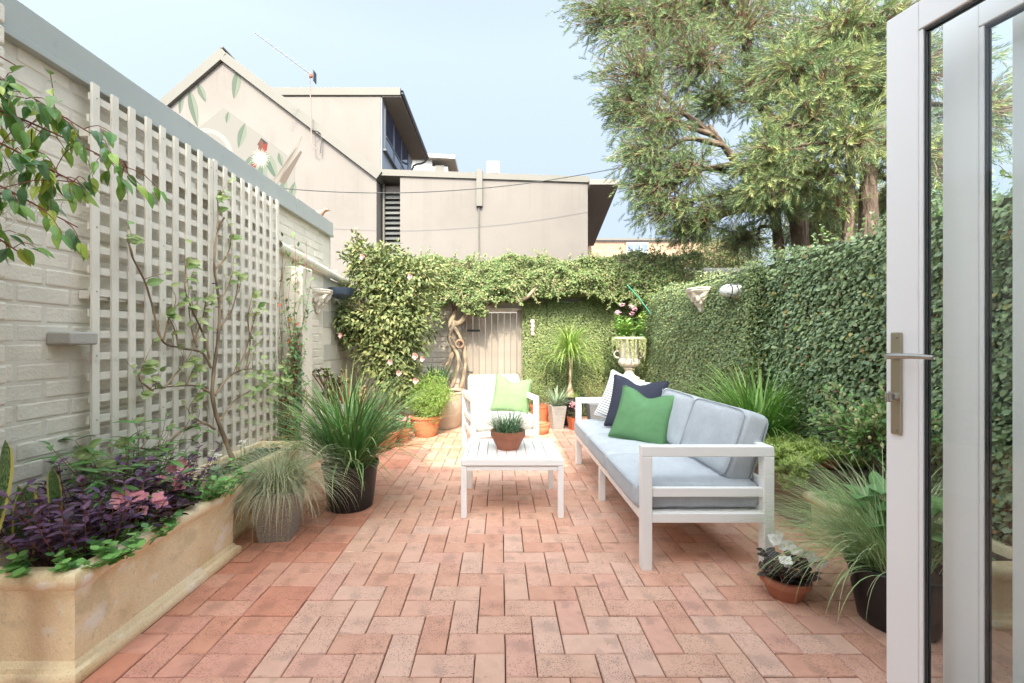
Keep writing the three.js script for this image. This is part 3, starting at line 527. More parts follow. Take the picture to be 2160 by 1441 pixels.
{ // overhead cable, antenna, dove
  const c = mesh('overhead_cable', tube([V(-6.8, 4.98, 10.1), V(-4.6, 4.78, 10.2), V(-2.3, 4.72, 10.2), V(0.3, 4.9, 10.2), V(2.9, 5.32, 10.2), V(6.5, 6.0, 10.2)], 0.011, 0.011, 40, 5), M.dark, scene);
  tag(c, 'thin black cable sagging across in front of the pink-beige house', 'cable');
  const a = thing('television_antenna', 'television antenna on a mast fixed to the gable edge', 'antenna', [-4.71, 6.15, 10.78]);
  const al = mat([0.6, 0.6, 0.6], 0.4, { metalness: 0.6 }), rust = mat([0.2, 0.16, 0.14], 0.7);
  mesh('mast', tube([V(0.14, -0.15, 0.02), V(0.06, -0.12, 0.0), V(0.02, 0.2, 0), V(0, 1.0, 0), V(-0.02, 1.68, 0)], 0.016, 0.013, 16, 7), rust, a);
  mesh('bracket', tube([V(0.2, -0.2, 0.1), V(0.19, 0.3, 0.12), V(0.05, 0.32, 0.0)], 0.014, 0.014, 10, 6), M.dark, a);
  const tip = V(-0.62, 1.78, -1.35), root = V(0.06, 1.68, 0.06); mesh('boom', tube([root, root.clone().lerp(tip, 0.5), tip], 0.011, 0.011, 4, 6), al, a);
  const side = tip.clone().sub(root).cross(v3(0, 1, 0)).normalize();
  for (let i = 0; i < 12; i++) { const p = root.clone().lerp(tip, 0.12 + i * 0.08), l = 0.13 - i * 0.003; mesh('element', tube([p.clone().addScaledVector(side, -l), p, p.clone().addScaledVector(side, l)], 0.005, 0.005, 2, 5), al, a); }
  mesh('clamp', box(0.07, 0.09, 0.07, 0.01), mat([0.5, 0.12, 0.06], 0.6), a, [0.0, 1.68, 0]);
  mesh('reflector', box(0.02, 0.26, 0.18, 0.004), M.dark, a, [0.06, 1.7, 0.09]);
  const b = thing('dove', 'small brown dove sitting on the end of the wall capping', 'bird', [-2.12, 2.664, 5.12], 0.2);
  const prof = [[-0.1, 0.11, 0.004], [-0.085, 0.112, 0.015], [-0.06, 0.118, 0.027], [-0.045, 0.105, 0.028], [-0.02, 0.072, 0.042], [0.02, 0.055, 0.05], [0.06, 0.058, 0.038], [0.1, 0.072, 0.02], [0.17, 0.09, 0.012]], pos = [], sd = 10;
  const ring = prof.map(([x, y, r], i) => Array.from({ length: sd }, (_, j) => { const t = j / sd * 2 * PI; return [-x, y + r * Math.cos(t) * (i > 6 ? 0.35 : 0.92), r * Math.sin(t)]; }));
  for (let i = 0; i < ring.length - 1; i++) for (let j = 0; j < sd; j++) { const k = (j + 1) % sd; pos.push(...ring[i][j], ...ring[i + 1][j], ...ring[i][k], ...ring[i][k], ...ring[i + 1][j], ...ring[i + 1][k]); }
  const bgeo = new THREE.BufferGeometry(); bgeo.setAttribute('position', new THREE.Float32BufferAttribute(pos, 3));
  mesh('body', toCreasedNormals(bgeo, 1.2), mat([0.36, 0.21, 0.15], 0.8, { map: T.cloth }), b);
  mesh('beak', tube([v3(0.1, 0.11, 0), v3(0.112, 0.107, 0), v3(0.12, 0.102, 0)], 0.004, 0.001, 3, 5), M.dark, b);
  for (const z of [-0.015, 0.015]) mesh('leg', tube([v3(0, 0.03, z), v3(0.005, 0.015, z), v3(0, 0.0, z)], 0.004, 0.003, 3, 5), mat([0.5, 0.15, 0.12], 0.7), b);
}
// ================================================================ GREEN WALLS
function wallLeaves(list, n, place, nrm, size, { tilt = 0.55, down = 0.75 } = {}) {   // fig leaves shingling a wall: stalk up, tip out and down
  for (let i = 0; i < n; i++) {
    const p = place(), d = v3(0, -down, 0).add(ball().multiplyScalar(0.8)).addScaledVector(nrm, 0.35 + tilt * rnd()), u = nrm.clone().multiplyScalar(1).add(v3(0, 0.6, 0)).add(ball().multiplyScalar(0.5));
    list.push(aim(d, u, p, rr(...size)));
  }
  return list;
}
const figLeaf = leafGeo(0.034, 0.024, { fold: 0.22, bend: 0.2, n: 3, at: 0.85 }), figSmall = leafGeo(0.022, 0.016, { fold: 0.3, bend: 0.15, n: 2, at: 0.9 });
const lumpy = (a, b, s) => 0.05 * (fbm(a * 0.31 + 3, b * 0.31 + 3, 8, 3, s) - 0.5) * 2;
const dense = mat([0.09, 0.12, 0.06], 1);
{
  reseed(51);
  // near part of the right wall
  const w = thing('ivy_wall', 'near right-hand wall clad in large blue-green creeping fig leaves', 'wall', [2.45, 0, 2.2]);
  mesh('wall_core', box(0.22, 1.92, 3.6, 0), dense, w, [0.12, 0.96, 0]);
  const place = (d0, d1) => () => { const d = rr(d0, d1), y = rr(0.05, 1.99 + 0.05 * Math.sin(d * 5)), top = y > 1.86; return v3(top ? rr(-0.06, 0.16) : -0.03 - rr(0, 0.05) - lumpy(d, y, 7), y, -d); };
  const near = wallLeaves([], 300, place(-0.25, 0.42), v3(-1, 0, 0), [0.7, 1.4]);
  singles('leaf', figLeaf, tinted(G.fig, 5, 0.45, 0.25).concat(tinted(G.figAutumn, 1, 0.6)), w, near);
  const pal = Object.assign(() => rnd() < 0.035 ? tint(G.figAutumn) : tint(G.fig), { isFn: true });
  copies('foliage', figLeaf, mat([1, 1, 1], 0.55, { transmission: 0.2, thickness: 0 }), w, wallLeaves([], 36000, place(-1.4, 1.76), v3(-1, 0, 0), [0.45, 1.3]), pal);
  const tw = []; for (let i = 0; i < 26; i++) { const d = rr(-1.2, 1.7); tw.push(tube(curvePts(V(-0.01, 0.05, d), V(-0.03, rr(1.2, 1.95), d + rr(-0.5, 0.5)), 0, 3, 0.03), 0.006, 0.002, 8, 4)); }
  const stray = [];                                              // new shoots standing off the wall and over its top
  for (let i = 0; i < 70; i++) { const d = rr(-1.3, 1.7), top = rnd() < 0.6, p = V(top ? rr(-0.05, 0.1) : -0.05, top ? 1.95 : rr(0.3, 1.9), d), e = p.clone().add(v3(-rr(0.03, 0.1), top ? rr(0.04, 0.14) : rr(-0.08, 0.08), rr(-0.08, 0.08))); tw.push(tube([p, p.clone().lerp(e, 0.5).add(v3(-0.01, 0.01, 0)), e], 0.003, 0.0015, 4, 4)); for (let k = 0; k < 7; k++) stray.push(aim(ball().add(v3(-0.5, 0.2, 0.2)), v3(-0.6, 0.8, 0.3).add(ball().multiplyScalar(0.5)), p.clone().lerp(e, 0.2 + k / 8), rr(0.6, 1.1))); }
  copies('stray_shoots', figLeaf, M.leaf, w, stray, G.lime.concat(G.fig));
  stuff(mesh('stems', merge(tw), M.twig, w));
  // far part, standing a little further out
  const f = thing('ivy_wall', 'far right-hand wall clad in small creeping fig, half in sun, with lamp', 'wall', [2.28, 0, 5.55]);
  mesh('wall_core', box(0.36, 1.9, 3.14, 0), dense, f, [0.2, 0.95, 0]);
  const pf = () => { if (rnd() < 0.07) return v3(rr(-0.05, 0.17), rr(0.05, 1.96), 1.59 + rr(0, 0.05)); const d = rr(-1.6, 1.6), y = rr(0.05, 1.96 + 0.04 * Math.sin(d * 6) + 0.03 * Math.sin(d * 17)), top = y > 1.86; return v3(top ? rr(-0.06, 0.3) : -0.02 - rr(0, 0.05) - lumpy(d, y, 9), y, -d); };
  const palf = Object.assign(() => rnd() < 0.012 ? tint(G.figAutumn) : rnd() < 0.5 ? tint(G.fig) : tint(G.figLight), { isFn: true });
  copies('foliage', figSmall, M.leaf, f, wallLeaves([], 52000, pf, v3(-1, 0, 0.2), [0.8, 1.4], { tilt: 0.8 }), palf);
  // fig on the back wall to the right of the gate
  const b = thing('ivy_cladding', 'creeping fig covering the rear wall between the gate and the urn', 'climber', [1.35, 0, 7.1]);
  const panel = mesh('wall_panel', box(1.95, 1.86, 0.08, 0), dense, b, [0, 0.93, 0.05]);
  const pb = () => { const x = rr(-0.99, 1.0), y = rr(0.03, 1.9 + 0.03 * Math.sin(x * 9)); const seam = Math.abs(x + 0.6) < 0.012 ? 0.05 : 0; return v3(x, y, 0.02 + rr(0, 0.055) + lumpy(x, y, 13) - seam); };
  copies('foliage', figSmall, M.leaf, b, wallLeaves([], 34000, pb, v3(0, 0, 1), [0.8, 1.35], { tilt: 0.8 }), Object.assign(() => rnd() < 0.3 ? tint(G.fig) : tint(G.figLight), { isFn: true }));
}
// ---- clipped climber along the top of the back wall, on its twisted pale trunks
{
  reseed(61);
  const h = thing('climbing_fig', 'old climbing fig with twisted pale trunk forming the leafy arch over the gate', 'climber', [-0.9, 0, 6.85]);
  const X = x => x + 0.9;
  const pts = l => l.map(([x, y, d]) => V(X(x), y, d));
  mesh('trunk', tube(pts([[-0.72, 0, 0.1], [-0.74, 0.35, 0.05], [-0.86, 0.75, 0.02], [-0.72, 1.1, 0], [-0.78, 1.45, 0.0], [-0.72, 1.75, 0.05], [-0.82, 2.1, 0.08]]), 0.056, 0.04, 40, 10, 0.22), M.paleBark, h);
  mesh('trunk', tube(pts([[-0.6, 0, 0.1], [-0.66, 0.3, 0.0], [-0.58, 0.65, -0.05], [-0.55, 0.95, 0.0], [-0.62, 1.25, -0.04], [-0.75, 1.5, -0.05]]), 0.038, 0.034, 30, 9, 0.2), M.paleBark, h);
  mesh('trunk', tube(pts([[-0.86, 0, 0.12], [-0.8, 0.4, -0.05], [-0.68, 0.72, -0.08], [-0.66, 1.0, -0.07], [-0.8, 1.25, -0.05], [-0.7, 1.55, -0.06]]), 0.038, 0.03, 30, 9, 0.2), M.paleBark, h);
  mesh('branch', tube(pts([[-0.74, 1.48, -0.03], [-0.62, 1.52, -0.08], [-0.5, 1.64, -0.1], [-0.3, 1.72, -0.1], [0.0, 1.86, 0], [0.35, 2.0, 0]]), 0.045, 0.025, 24, 8, 0.15), M.paleBark, h);
  mesh('branch', tube(pts([[0.05, 1.88, -0.02], [0.14, 1.96, -0.12], [0.2, 2.1, -0.18]]), 0.04, 0.02, 10, 7, 0.15), M.paleBark, h);
  mesh('branch', tube(pts([[0.2, 1.87, 0.0], [0.38, 1.88, -0.16], [0.55, 2.05, -0.2], [0.72, 2.2, -0.18]]), 0.04, 0.018, 14, 7, 0.15), M.paleBark, h);
  mesh('branch', tube(pts([[2.3, 1.75, 0.1], [2.28, 1.95, -0.12], [2.2, 2.1, -0.18], [2.32, 2.3, -0.16]]), 0.035, 0.015, 12, 7, 0.15), M.paleBark, h);
  mesh('knot', new THREE.TorusGeometry(0.06, 0.016, 8, 18), mat([0.32, 0.2, 0.13], 0.9), h, [X(-0.63), 1.18, -0.11], [0.2, 0.1, 0]);
  const bottom = x => 0.2 * (fbm(x * 0.35 + 2, 0.4, 16, 3, 55) - 0.5) + (x < -0.2 ? 1.72 + 0.1 * Math.sin(x * 6) : x < 0.4 ? 1.84 + (x + 0.2) * 0.12   : x < 2.0 ? 1.93 : 1.75), topY = x => 2.51 + 0.07 * (fbm(x * 0.5 + 4, 0.7, 16, 3, 57) - 0.5) + 0.035 * Math.sin(x * 4.1) + 0.02 * Math.sin(x * 11) + (x > 2.0 ? 0.08 : 0);
  const list = [], twigs = [];
  for (let i = 0; i < 52000; i++) {
    const x = rr(-1.55, 3.1), b = bottom(x), t = topY(x), face = rnd(); let y = rr(b, t), z = -0.35;   // z measured from d = 6.85, front at about -0.2
    const bulge = 0.16 * (fbm(x * 0.4 + 5, y * 0.4 + 5, 16, 3, 77) - 0.5) * 2, front = 0.16 + bulge + 0.12 * Math.sin(PI * clamp((y - b) / (t - b), 0, 1));
    if (face < 0.66) z = front - Math.pow(rnd(), 2) * 0.12; else if (face < 0.86) { y = t - Math.pow(rnd(), 2) * 0.08; z = rr(-0.6, front); } else { y = b + Math.pow(rnd(), 2) * 0.1; z = rr(-0.1, front); }
    const hole = fbm(x * 0.9 + 7, y * 0.9 + 3, 16, 3, 99); if (hole > 0.6 && rnd() < 0.75) continue;
    const nrm = v3(rr(-0.5, 0.5), 0.5 + rr(-0.5, 0.5), 1);
    list.push(aim(ball().add(v3(0, -0.1, 0.5)), nrm, v3(X(x), y, z), rr(0.8, 1.4)));
  }
  for (let i = 0; i < 900; i++) { const x = rr(-1.5, 3.0), y = rr(bottom(x) + 0.08, topY(x) - 0.05), p = v3(X(x), y, -0.05); twigs.push(tube([p, p.clone().add(v3(rr(-0.1, 0.1), rr(-0.05, 0.1), rr(0.1, 0.2))), p.clone().add(v3(rr(-0.2, 0.2), rr(-0.08, 0.16), rr(0.22, 0.3)))], 0.004, 0.0015, 3, 4)); }
  for (let i = 0; i < 6; i++) { const x = -1.2 + i * 0.8; twigs.push(tube([v3(X(x), 2.1, -0.2), v3(X(x + 0.4), 2.3, -0.15), v3(X(x + 0.9), 2.25, -0.2)], 0.03, 0.015, 6, 6)); }
  for (let i = 0; i < 95; i++) {                                   // loose shoots hanging out of the clipped mass
    const x = rr(-1.5, 3.0), up = rnd() < 0.35, y = up ? topY(x) - 0.03 : bottom(x) + rr(0, 0.35), p = v3(X(x), y, 0.2), e = p.clone().add(v3(rr(-0.14, 0.14), up ? rr(0.05, 0.16) : -rr(0.06, 0.22), rr(0, 0.12)));
    twigs.push(tube([p, p.clone().lerp(e, 0.5).add(v3(0, 0.02, 0.05)), e], 0.003, 0.0012, 4, 4));
    for (let k = 0; k < 14; k++) list.push(aim(ball().add(v3(0, up ? 0.3 : -0.5, 0.4)), v3(rr(-0.4, 0.4), 0.6, 1), p.clone().lerp(e, 0.15 + k / 15).add(ball().multiplyScalar(0.012)), rr(0.8, 1.4)));
  }
  stuff(mesh('twigs', merge(twigs), mat([0.42, 0.32, 0.22], 0.9), h));
  mesh('inner_mass', box(4.4, 0.58, 0.3, 0.1, 2), mat([0.1, 0.12, 0.06], 1), h, [X(0.75), 2.22, 0.2]);
  copies('crown', leafGeo(0.032, 0.02, { fold: 0.25, bend: 0.2, n: 2 }), M.leaf, h, list, Object.assign(() => rnd() < 0.06 ? tint([[0.4, 0.3, 0.15], [0.45, 0.36, 0.22]]) : rnd() < 0.5 ? tint([[0.15, 0.25, 0.07], [0.21, 0.31, 0.1], [0.12, 0.2, 0.06]]) : tint(G.camellia), { isFn: true }));
}

// ================================================================ TREES OVER THE RIGHT WALL
const sprig = (() => {
  reseed(71); const l = [leafGeo(0.16, 0.004, { n: 2, bend: 0.1, fold: 0 })];
  for (let i = 0; i < 17; i++) { const t = 0.12 + i / 17 * 0.9, a = i * 2.4, g = leafGeo(rr(0.05, 0.075), rr(0.0065, 0.009), { n: 2, bend: 0.12, fold: 0.1 }); g.applyMatrix4(aim(v3(Math.cos(a), Math.sin(a), 1.0 + t), v3(Math.cos(a), Math.sin(a), -1), v3(0, -0.016 * t * t, 0.15 * t))); l.push(g); }
  return merge(l);
})();
function bigTree(name, label, base, trunks, clumps, nTwigs, perTwig, size, pal, cat = 'tree') {
  const t = thing(name, label, cat, [base[0], 0, base[1]]), o = t.position, list = [], twigs = [], tops = [];
  for (const [pts, r0, r1] of trunks) { const P = pts.map(p => V(...p).sub(o)); mesh('trunk', tube(P, r0, r1, 30, 12, 0.16), M.bark, t); tops.push(P); }
  for (const [cx, cy, cd, rx, ry, rd, ti, lt] of clumps) {
    const c = V(cx, cy, cd).sub(o), P = tops[ti ?? 0], from = new THREE.CatmullRomCurve3(P).getPoint(lt ?? 0.8), dist = from.distanceTo(c);
    mesh('limb', tube([from, from.clone().lerp(c, 0.35).add(v3(rr(-0.12, 0.12), 0.12 * dist * rr(0.2, 1), rr(-0.12, 0.12))), from.clone().lerp(c, 0.72).add(v3(rr(-0.12, 0.12), rr(0, 0.12), rr(-0.1, 0.1))), c], 0.028 + dist * 0.012, 0.012, 14, 7, 0.12), M.bark, t);
    const vol = Math.cbrt(rx * ry * rd), nt = Math.round(nTwigs * vol);
    for (let i = 0; i < nt; i++) {
      const b = ball(), k = Math.pow(rnd(), 0.45), e = v3(c.x + b.x * rx * k, c.y + b.y * ry * k, c.z + b.z * rd * k), s = c.clone().lerp(from, rr(0, 0.4)).lerp(e, rr(0.05, 0.35)), m = s.clone().lerp(e, 0.55).add(v3(rr(-0.06, 0.06), rr(-0.02, 0.09), rr(-0.06, 0.06)));
      twigs.push(tube([s, m, e], 0.0075, 0.0018, 4, 4));
      const dir = e.clone().sub(m).normalize();
      for (let q = 0; q < perTwig; q++) { const u = 0.35 + 0.68 * Math.pow(rnd(), 0.7), p = u < 0.55 ? s.clone().lerp(m, u / 0.55) : m.clone().lerp(e, (u - 0.55) / 0.45); list.push(aim(dir.clone().add(ball().multiplyScalar(0.75)).add(v3(0, -0.12, 0)), v3(0, 1, 0).add(ball().multiplyScalar(0.5)), p.add(ball().multiplyScalar(0.02)), rr(...size))); }
    }
  }
  stuff(mesh('twigs', merge(twigs), M.twig, t));
  copies('crown', sprig, M.leaf, t, list, pal);
  return t;
}
{
  reseed(73);
  const X = (px, d) => (px - 1055) / 915 * d, Y = (py, d) => EYE + (720.5 - py) / 915 * d;             // survey from the photograph
  const cl = (px, py, d, r, ti, lt, q = 0.8) => [X(px, d), Y(py, d), d, r * 1.08, r * 1.08 * q, r * 1.05, ti, lt];
  const bp = Object.assign(() => rnd() < 0.06 ? tint(G.bottleNew) : tint(G.bottle), { isFn: true }), bp2 = Object.assign(() => rnd() < 0.32 ? tint(G.bottleNew) : tint(G.bottle), { isFn: true });
  const d1 = 6.2;
  bigTree('bottlebrush_tree', 'large fine-leaved tree with dark twin trunk behind the fig-clad wall', [X(1690, d1), d1], [
    [[[X(1695, d1), 0, d1], [X(1690, d1), 1.6, d1], [X(1680, d1), Y(440, d1), d1], [X(1650, d1), Y(300, d1), d1 + 0.1], [X(1600, d1), Y(120, d1), d1 + 0.2], [X(1590, d1), Y(-80, d1), d1 + 0.3]], 0.16, 0.05],
    [[[X(1668, d1), 0, d1 + 0.25], [X(1664, d1), 1.7, d1 + 0.2], [X(1640, d1), Y(440, d1), d1 + 0.1], [X(1560, d1), Y(370, d1), d1 - 0.1], [X(1480, d1), Y(280, d1), d1 - 0.2]], 0.11, 0.035]],
  [cl(1250, 30, 6.2, 0.5, 0, 0.9), cl(1370, 40, 6.0, 0.75, 0, 0.9), cl(1330, 150, 5.9, 0.62, 1, 0.95), cl(1450, 120, 5.9, 0.7, 0, 0.75), cl(1560, 60, 6.2, 0.8, 0, 0.85), cl(1380, 255, 5.8, 0.6, 1, 0.95), cl(1345, 330, 5.8, 0.45, 1, 0.9), cl(1430, 360, 5.9, 0.55, 1, 0.75), cl(1390, 440, 5.9, 0.42, 1, 0.62), cl(1480, 455, 6.0, 0.42, 1, 0.5), cl(1560, 420, 6.1, 0.5, 1, 0.5), cl(1500, 210, 6.3, 0.5, 0, 0.7), cl(1600, 180, 6.2, 0.6, 0, 0.65), cl(1700, 80, 6.3, 0.8, 0, 0.75), cl(1620, 330, 6.0, 0.5, 0, 0.5), cl(1480, -60, 6.2, 0.8, 0, 1), cl(1330, -60, 6.2, 0.6, 0, 1), cl(1640, -60, 6.4, 0.8, 0, 1), cl(1560, 505, 6.6, 0.35, 1, 0.45), cl(1640, 430, 6.0, 0.42, 0, 0.45), cl(1310, 220, 5.9, 0.4, 1, 0.95), cl(1360, 400, 5.8, 0.36, 1, 0.8), cl(1440, 490, 6.2, 0.3, 1, 0.5), cl(1740, 440, 6.5, 0.45, 0, 0.5), cl(1450, 30, 6.4, 0.6, 0, 0.95), cl(1780, 470, 6.8, 0.4, 0, 0.45), cl(1690, 500, 7.0, 0.3, 0, 0.45), cl(1850, 440, 6.8, 0.5, 0, 0.5)],
  330, 3, [0.65, 1.1], bp);
  const d2 = 5.0;
  bigTree('bottlebrush_tree', 'nearer fine-leaved tree with pale-tipped sprays beside the glass door', [X(1830, d2), d2], [
    [[[X(1838, d2), 0, d2], [X(1836, d2), 1.6, d2], [X(1832, d2), Y(420, d2), d2], [X(1830, d2), Y(300, d2), d2], [X(1800, d2), Y(150, d2), d2], [X(1810, d2), Y(-20, d2), d2]], 0.13, 0.05],
    [[[X(1806, d2), 0, d2 + 0.15], [X(1804, d2), 1.8, d2 + 0.15], [X(1808, d2), Y(350, d2), d2 + 0.1], [X(1780, d2), Y(230, d2), d2]], 0.085, 0.04]],
  [cl(1680, 250, 4.8, 0.45, 0, 0.6), cl(1620, 320, 4.7, 0.36, 0, 0.5), cl(1610, 390, 4.8, 0.3, 1, 0.6), cl(1740, 180, 4.8, 0.5, 0, 0.7), cl(1780, 300, 4.7, 0.42, 0, 0.55), cl(1840, 180, 4.9, 0.5, 0, 0.75), cl(1860, 60, 4.9, 0.55, 0, 0.9), cl(1760, 60, 4.9, 0.5, 0, 0.85), cl(1700, 370, 5.0, 0.34, 0, 0.5), cl(1940, 160, 4.9, 0.6, 0, 0.8), cl(1960, 350, 4.9, 0.5, 0, 0.6), cl(2080, 250, 5.0, 0.6, 0, 0.7), cl(1760, 420, 5.2, 0.3, 1, 0.5), cl(1880, 300, 4.9, 0.4, 0, 0.55), cl(1900, 430, 5.4, 0.35, 0, 0.5), cl(1660, 150, 4.9, 0.45, 0, 0.75)],
  330, 3, [0.7, 1.15], bp2);
  // garden shrubs beyond the wall
  const shrub = (label, px, py, d, r, n, pal) => {
    const t = thing('garden_shrub', label, 'shrub', [X(px, d), 0, d]), c = v3(0, Y(py, d), 0), tw = [];
    mesh('trunk', tube([v3(0, 0, 0), v3(0.05, c.y * 0.5, 0.03), c], 0.05, 0.02, 8, 7), M.bark, t);
    for (let i = 0; i < 40; i++) tw.push(tube([c.clone().add(v3(0, -r * 0.6, 0)), c.clone().add(ball().multiplyScalar(r * 0.5)), c.clone().add(ball().multiplyScalar(r * 0.95))], 0.008, 0.003, 3, 4)); stuff(mesh('twigs', merge(tw), M.twig, t));
    copies('crown', leafGeo(0.055, 0.022, { n: 2 }), M.leaf, t, clumpLeaves([], c, v3(r * 1.3, r, r), n, { shell: 0.55 }), pal);
  };
  shrub('yellow-green sunlit shrub behind the corner where the walls meet', 1550, 545, 8.2, 0.55, 5200, G.figLight);
  shrub('darker sunlit shrub behind the wall to the left of the twin trunk', 1480, 560, 8.8, 0.5, 4200, G.camellia);
  shrub('dense yellow-green shrub between the two big tree trunks behind the wall', 1735, 470, 7.6, 0.75, 7000, G.figLight);
  shrub('leafy shrub close behind the wall beside the door glass', 1950, 470, 6.5, 0.7, 6000, G.mint);
  const sh = thing('garden_shed', 'dark shed roof edge just visible above the far right corner of the wall', 'shed', [X(1500, 8), 0, 8.0]);
  mesh('wall', box(0.9, 2.45, 0.5, 0), mat([0.2, 0.15, 0.12], 0.8), sh, [0, 1.225, 0.3]); mesh('roof', box(1.2, 0.09, 0.8, 0.01), mat([0.34, 0.34, 0.35], 0.7), sh, [0, 2.5, 0.2]);
}

// ================================================================ CAMELLIA
{
  reseed(81);
  const t = thing('camellia_bush', 'tall sunlit camellia bush with pale pink blooms in the left corner', 'shrub', [-1.5, 0, 5.75]), leaf = leafGeo(0.068, 0.032, { fold: 0.3, bend: 0.25 });
  const E = [[-1.62, 2.15, 5.75, 0.42, 0.42, 0.4], [-1.4, 1.9, 5.7, 0.52, 0.4, 0.42], [-1.5, 1.45, 5.65, 0.55, 0.45, 0.45], [-1.15, 1.5, 5.6, 0.3, 0.5, 0.35], [-1.42, 1.05, 5.6, 0.42, 0.4, 0.38], [-1.3, 0.72, 5.6, 0.32, 0.3, 0.3], [-1.95, 1.5, 5.55, 0.2, 0.28, 0.25], [-1.9, 2.42, 5.8, 0.12, 0.3, 0.12], [-1.15, 2.1, 5.8, 0.4, 0.26, 0.35]];
  const list = [], tw = [];
  for (const [x, y, d, a, b, c] of E) {
    const p = V(x, y, d).sub(t.position); clumpLeaves(list, p, v3(a, b, c), Math.round(15500 * Math.pow(a * b * c, 0.72)), { shell: 0.5, droop: 0.25 });
    for (let i = 0; i < 20; i++) tw.push(tube([v3(rr(-0.1, 0.1), Math.max(0.3, p.y - 0.5), 0), p.clone(), p.clone().add(ball().multiply(v3(a, b, c)))], 0.01, 0.003, 5, 4));
  }
  for (const [dx, r] of [[0.05, 0.045], [-0.12, 0.03], [0.18, 0.035]]) mesh('stem', tube([v3(dx, 0, 0.05), v3(dx * 1.3, 0.5, 0.08), v3(dx * 0.5, 1.1, 0), v3(dx * 2, 1.8, 0)], r, 0.012, 12, 7, 0.1), M.paleBark, t);
  stuff(mesh('twigs', merge(tw), M.twig, t));
  copies('crown', leaf, M.leaf, t, list, G.camellia);
  const petal = leafGeo(0.05, 0.045, { fold: 0.2, bend: -0.35, n: 3 }), fm = mat([0.86, 0.6, 0.6], 0.7, { transmission: 0.25, thickness: 0 }), fg = [];
  for (let i = 0; i < 16; i++) { const a = i * 2.4, k = 0.55 + 0.45 * (i / 16); fg.push(petal.clone().scale(k, k, k).applyMatrix4(aim(v3(Math.cos(a), Math.sin(a), 1.1 - i * 0.055), v3(0, 0, 1), v3(0, 0, 0.02)))); }
  const flower = merge(fg);
  for (const [x, y, d] of [[-1.68, 2.26, 5.36], [-1.93, 1.3, 5.3], [-1.3, 0.98, 5.2], [-1.0, 1.05, 5.2], [-1.22, 0.85, 5.24], [-1.02, 0.75, 5.28], [-0.92, 1.01, 5.22], [-1.1, 2.02, 5.38]]) { const p = V(x, y, d), o = mesh('flower', flower, fm, t); o.applyMatrix4(aim(v3(rr(-0.4, 0.4), rr(-0.2, 0.4), 1), v3(0, 1, 0), p.sub(t.position), rr(0.9, 1.25))); }
}
// ================================================================ FURNITURE
function softBox(w, h, d, r, puff, axis = 1, nz = 8) {               // upholstered block, thickness along axis
  const g = mergeVertices((() => { const b = new THREE.BoxGeometry(w, h, d, 22, 14, 22); b.deleteAttribute('normal'); b.deleteAttribute('uv'); return b; })()), p = g.attributes.position, H = [w / 2, h / 2, d / 2];
  for (let i = 0; i < p.count; i++) {
    const q = [p.getX(i), p.getY(i), p.getZ(i)], u = q.map((x, k) => x / H[k]), inner = q.map((x, k) => clamp(x, -H[k] + r, H[k] - r)), dv = q.map((x, k) => x - inner[k]), l = Math.hypot(...dv);
    const o = l > 1e-6 ? inner.map((x, k) => x + dv[k] / l * r) : q;
    const oth = [0, 1, 2].filter(k => k !== axis), f = (1 - u[oth[0]] ** 4) * (1 - u[oth[1]] ** 4);
    o[axis] += Math.sign(u[axis]) * puff * f * Math.abs(u[axis]) + 0.011 * (fbm(q[oth[0]] * 1.6 + 2.3, q[oth[1]] * 1.1 + 1.7, 8, 3, Math.round(w * 1000)) - 0.5);
    for (const k of oth) o[k] += u[k] * 0.35 * puff * (1 - u[axis] ** 2) * 0.6;
    p.setXYZ(i, ...o);
  }
  g.computeVertexNormals(); return uvBox(g);
}
function pipingLoop(w, h, r, rad = 0.0042) {                            // rounded rectangle of cord in the x,y plane
  const pts = [], n = 5; for (const [sx, sy, a0] of [[1, 1, 0], [-1, 1, PI / 2], [-1, -1, PI], [1, -1, 1.5 * PI]]) for (let i = 0; i <= n; i++) { const a = a0 + i / n * PI / 2; pts.push(v3(sx * (w / 2 - r) + r * Math.cos(a), sy * (h / 2 - r) + r * Math.sin(a), 0)); }
  return new THREE.TubeGeometry(new THREE.CatmullRomCurve3(pts, true, 'centripetal'), 60, rad, 5, true);
}
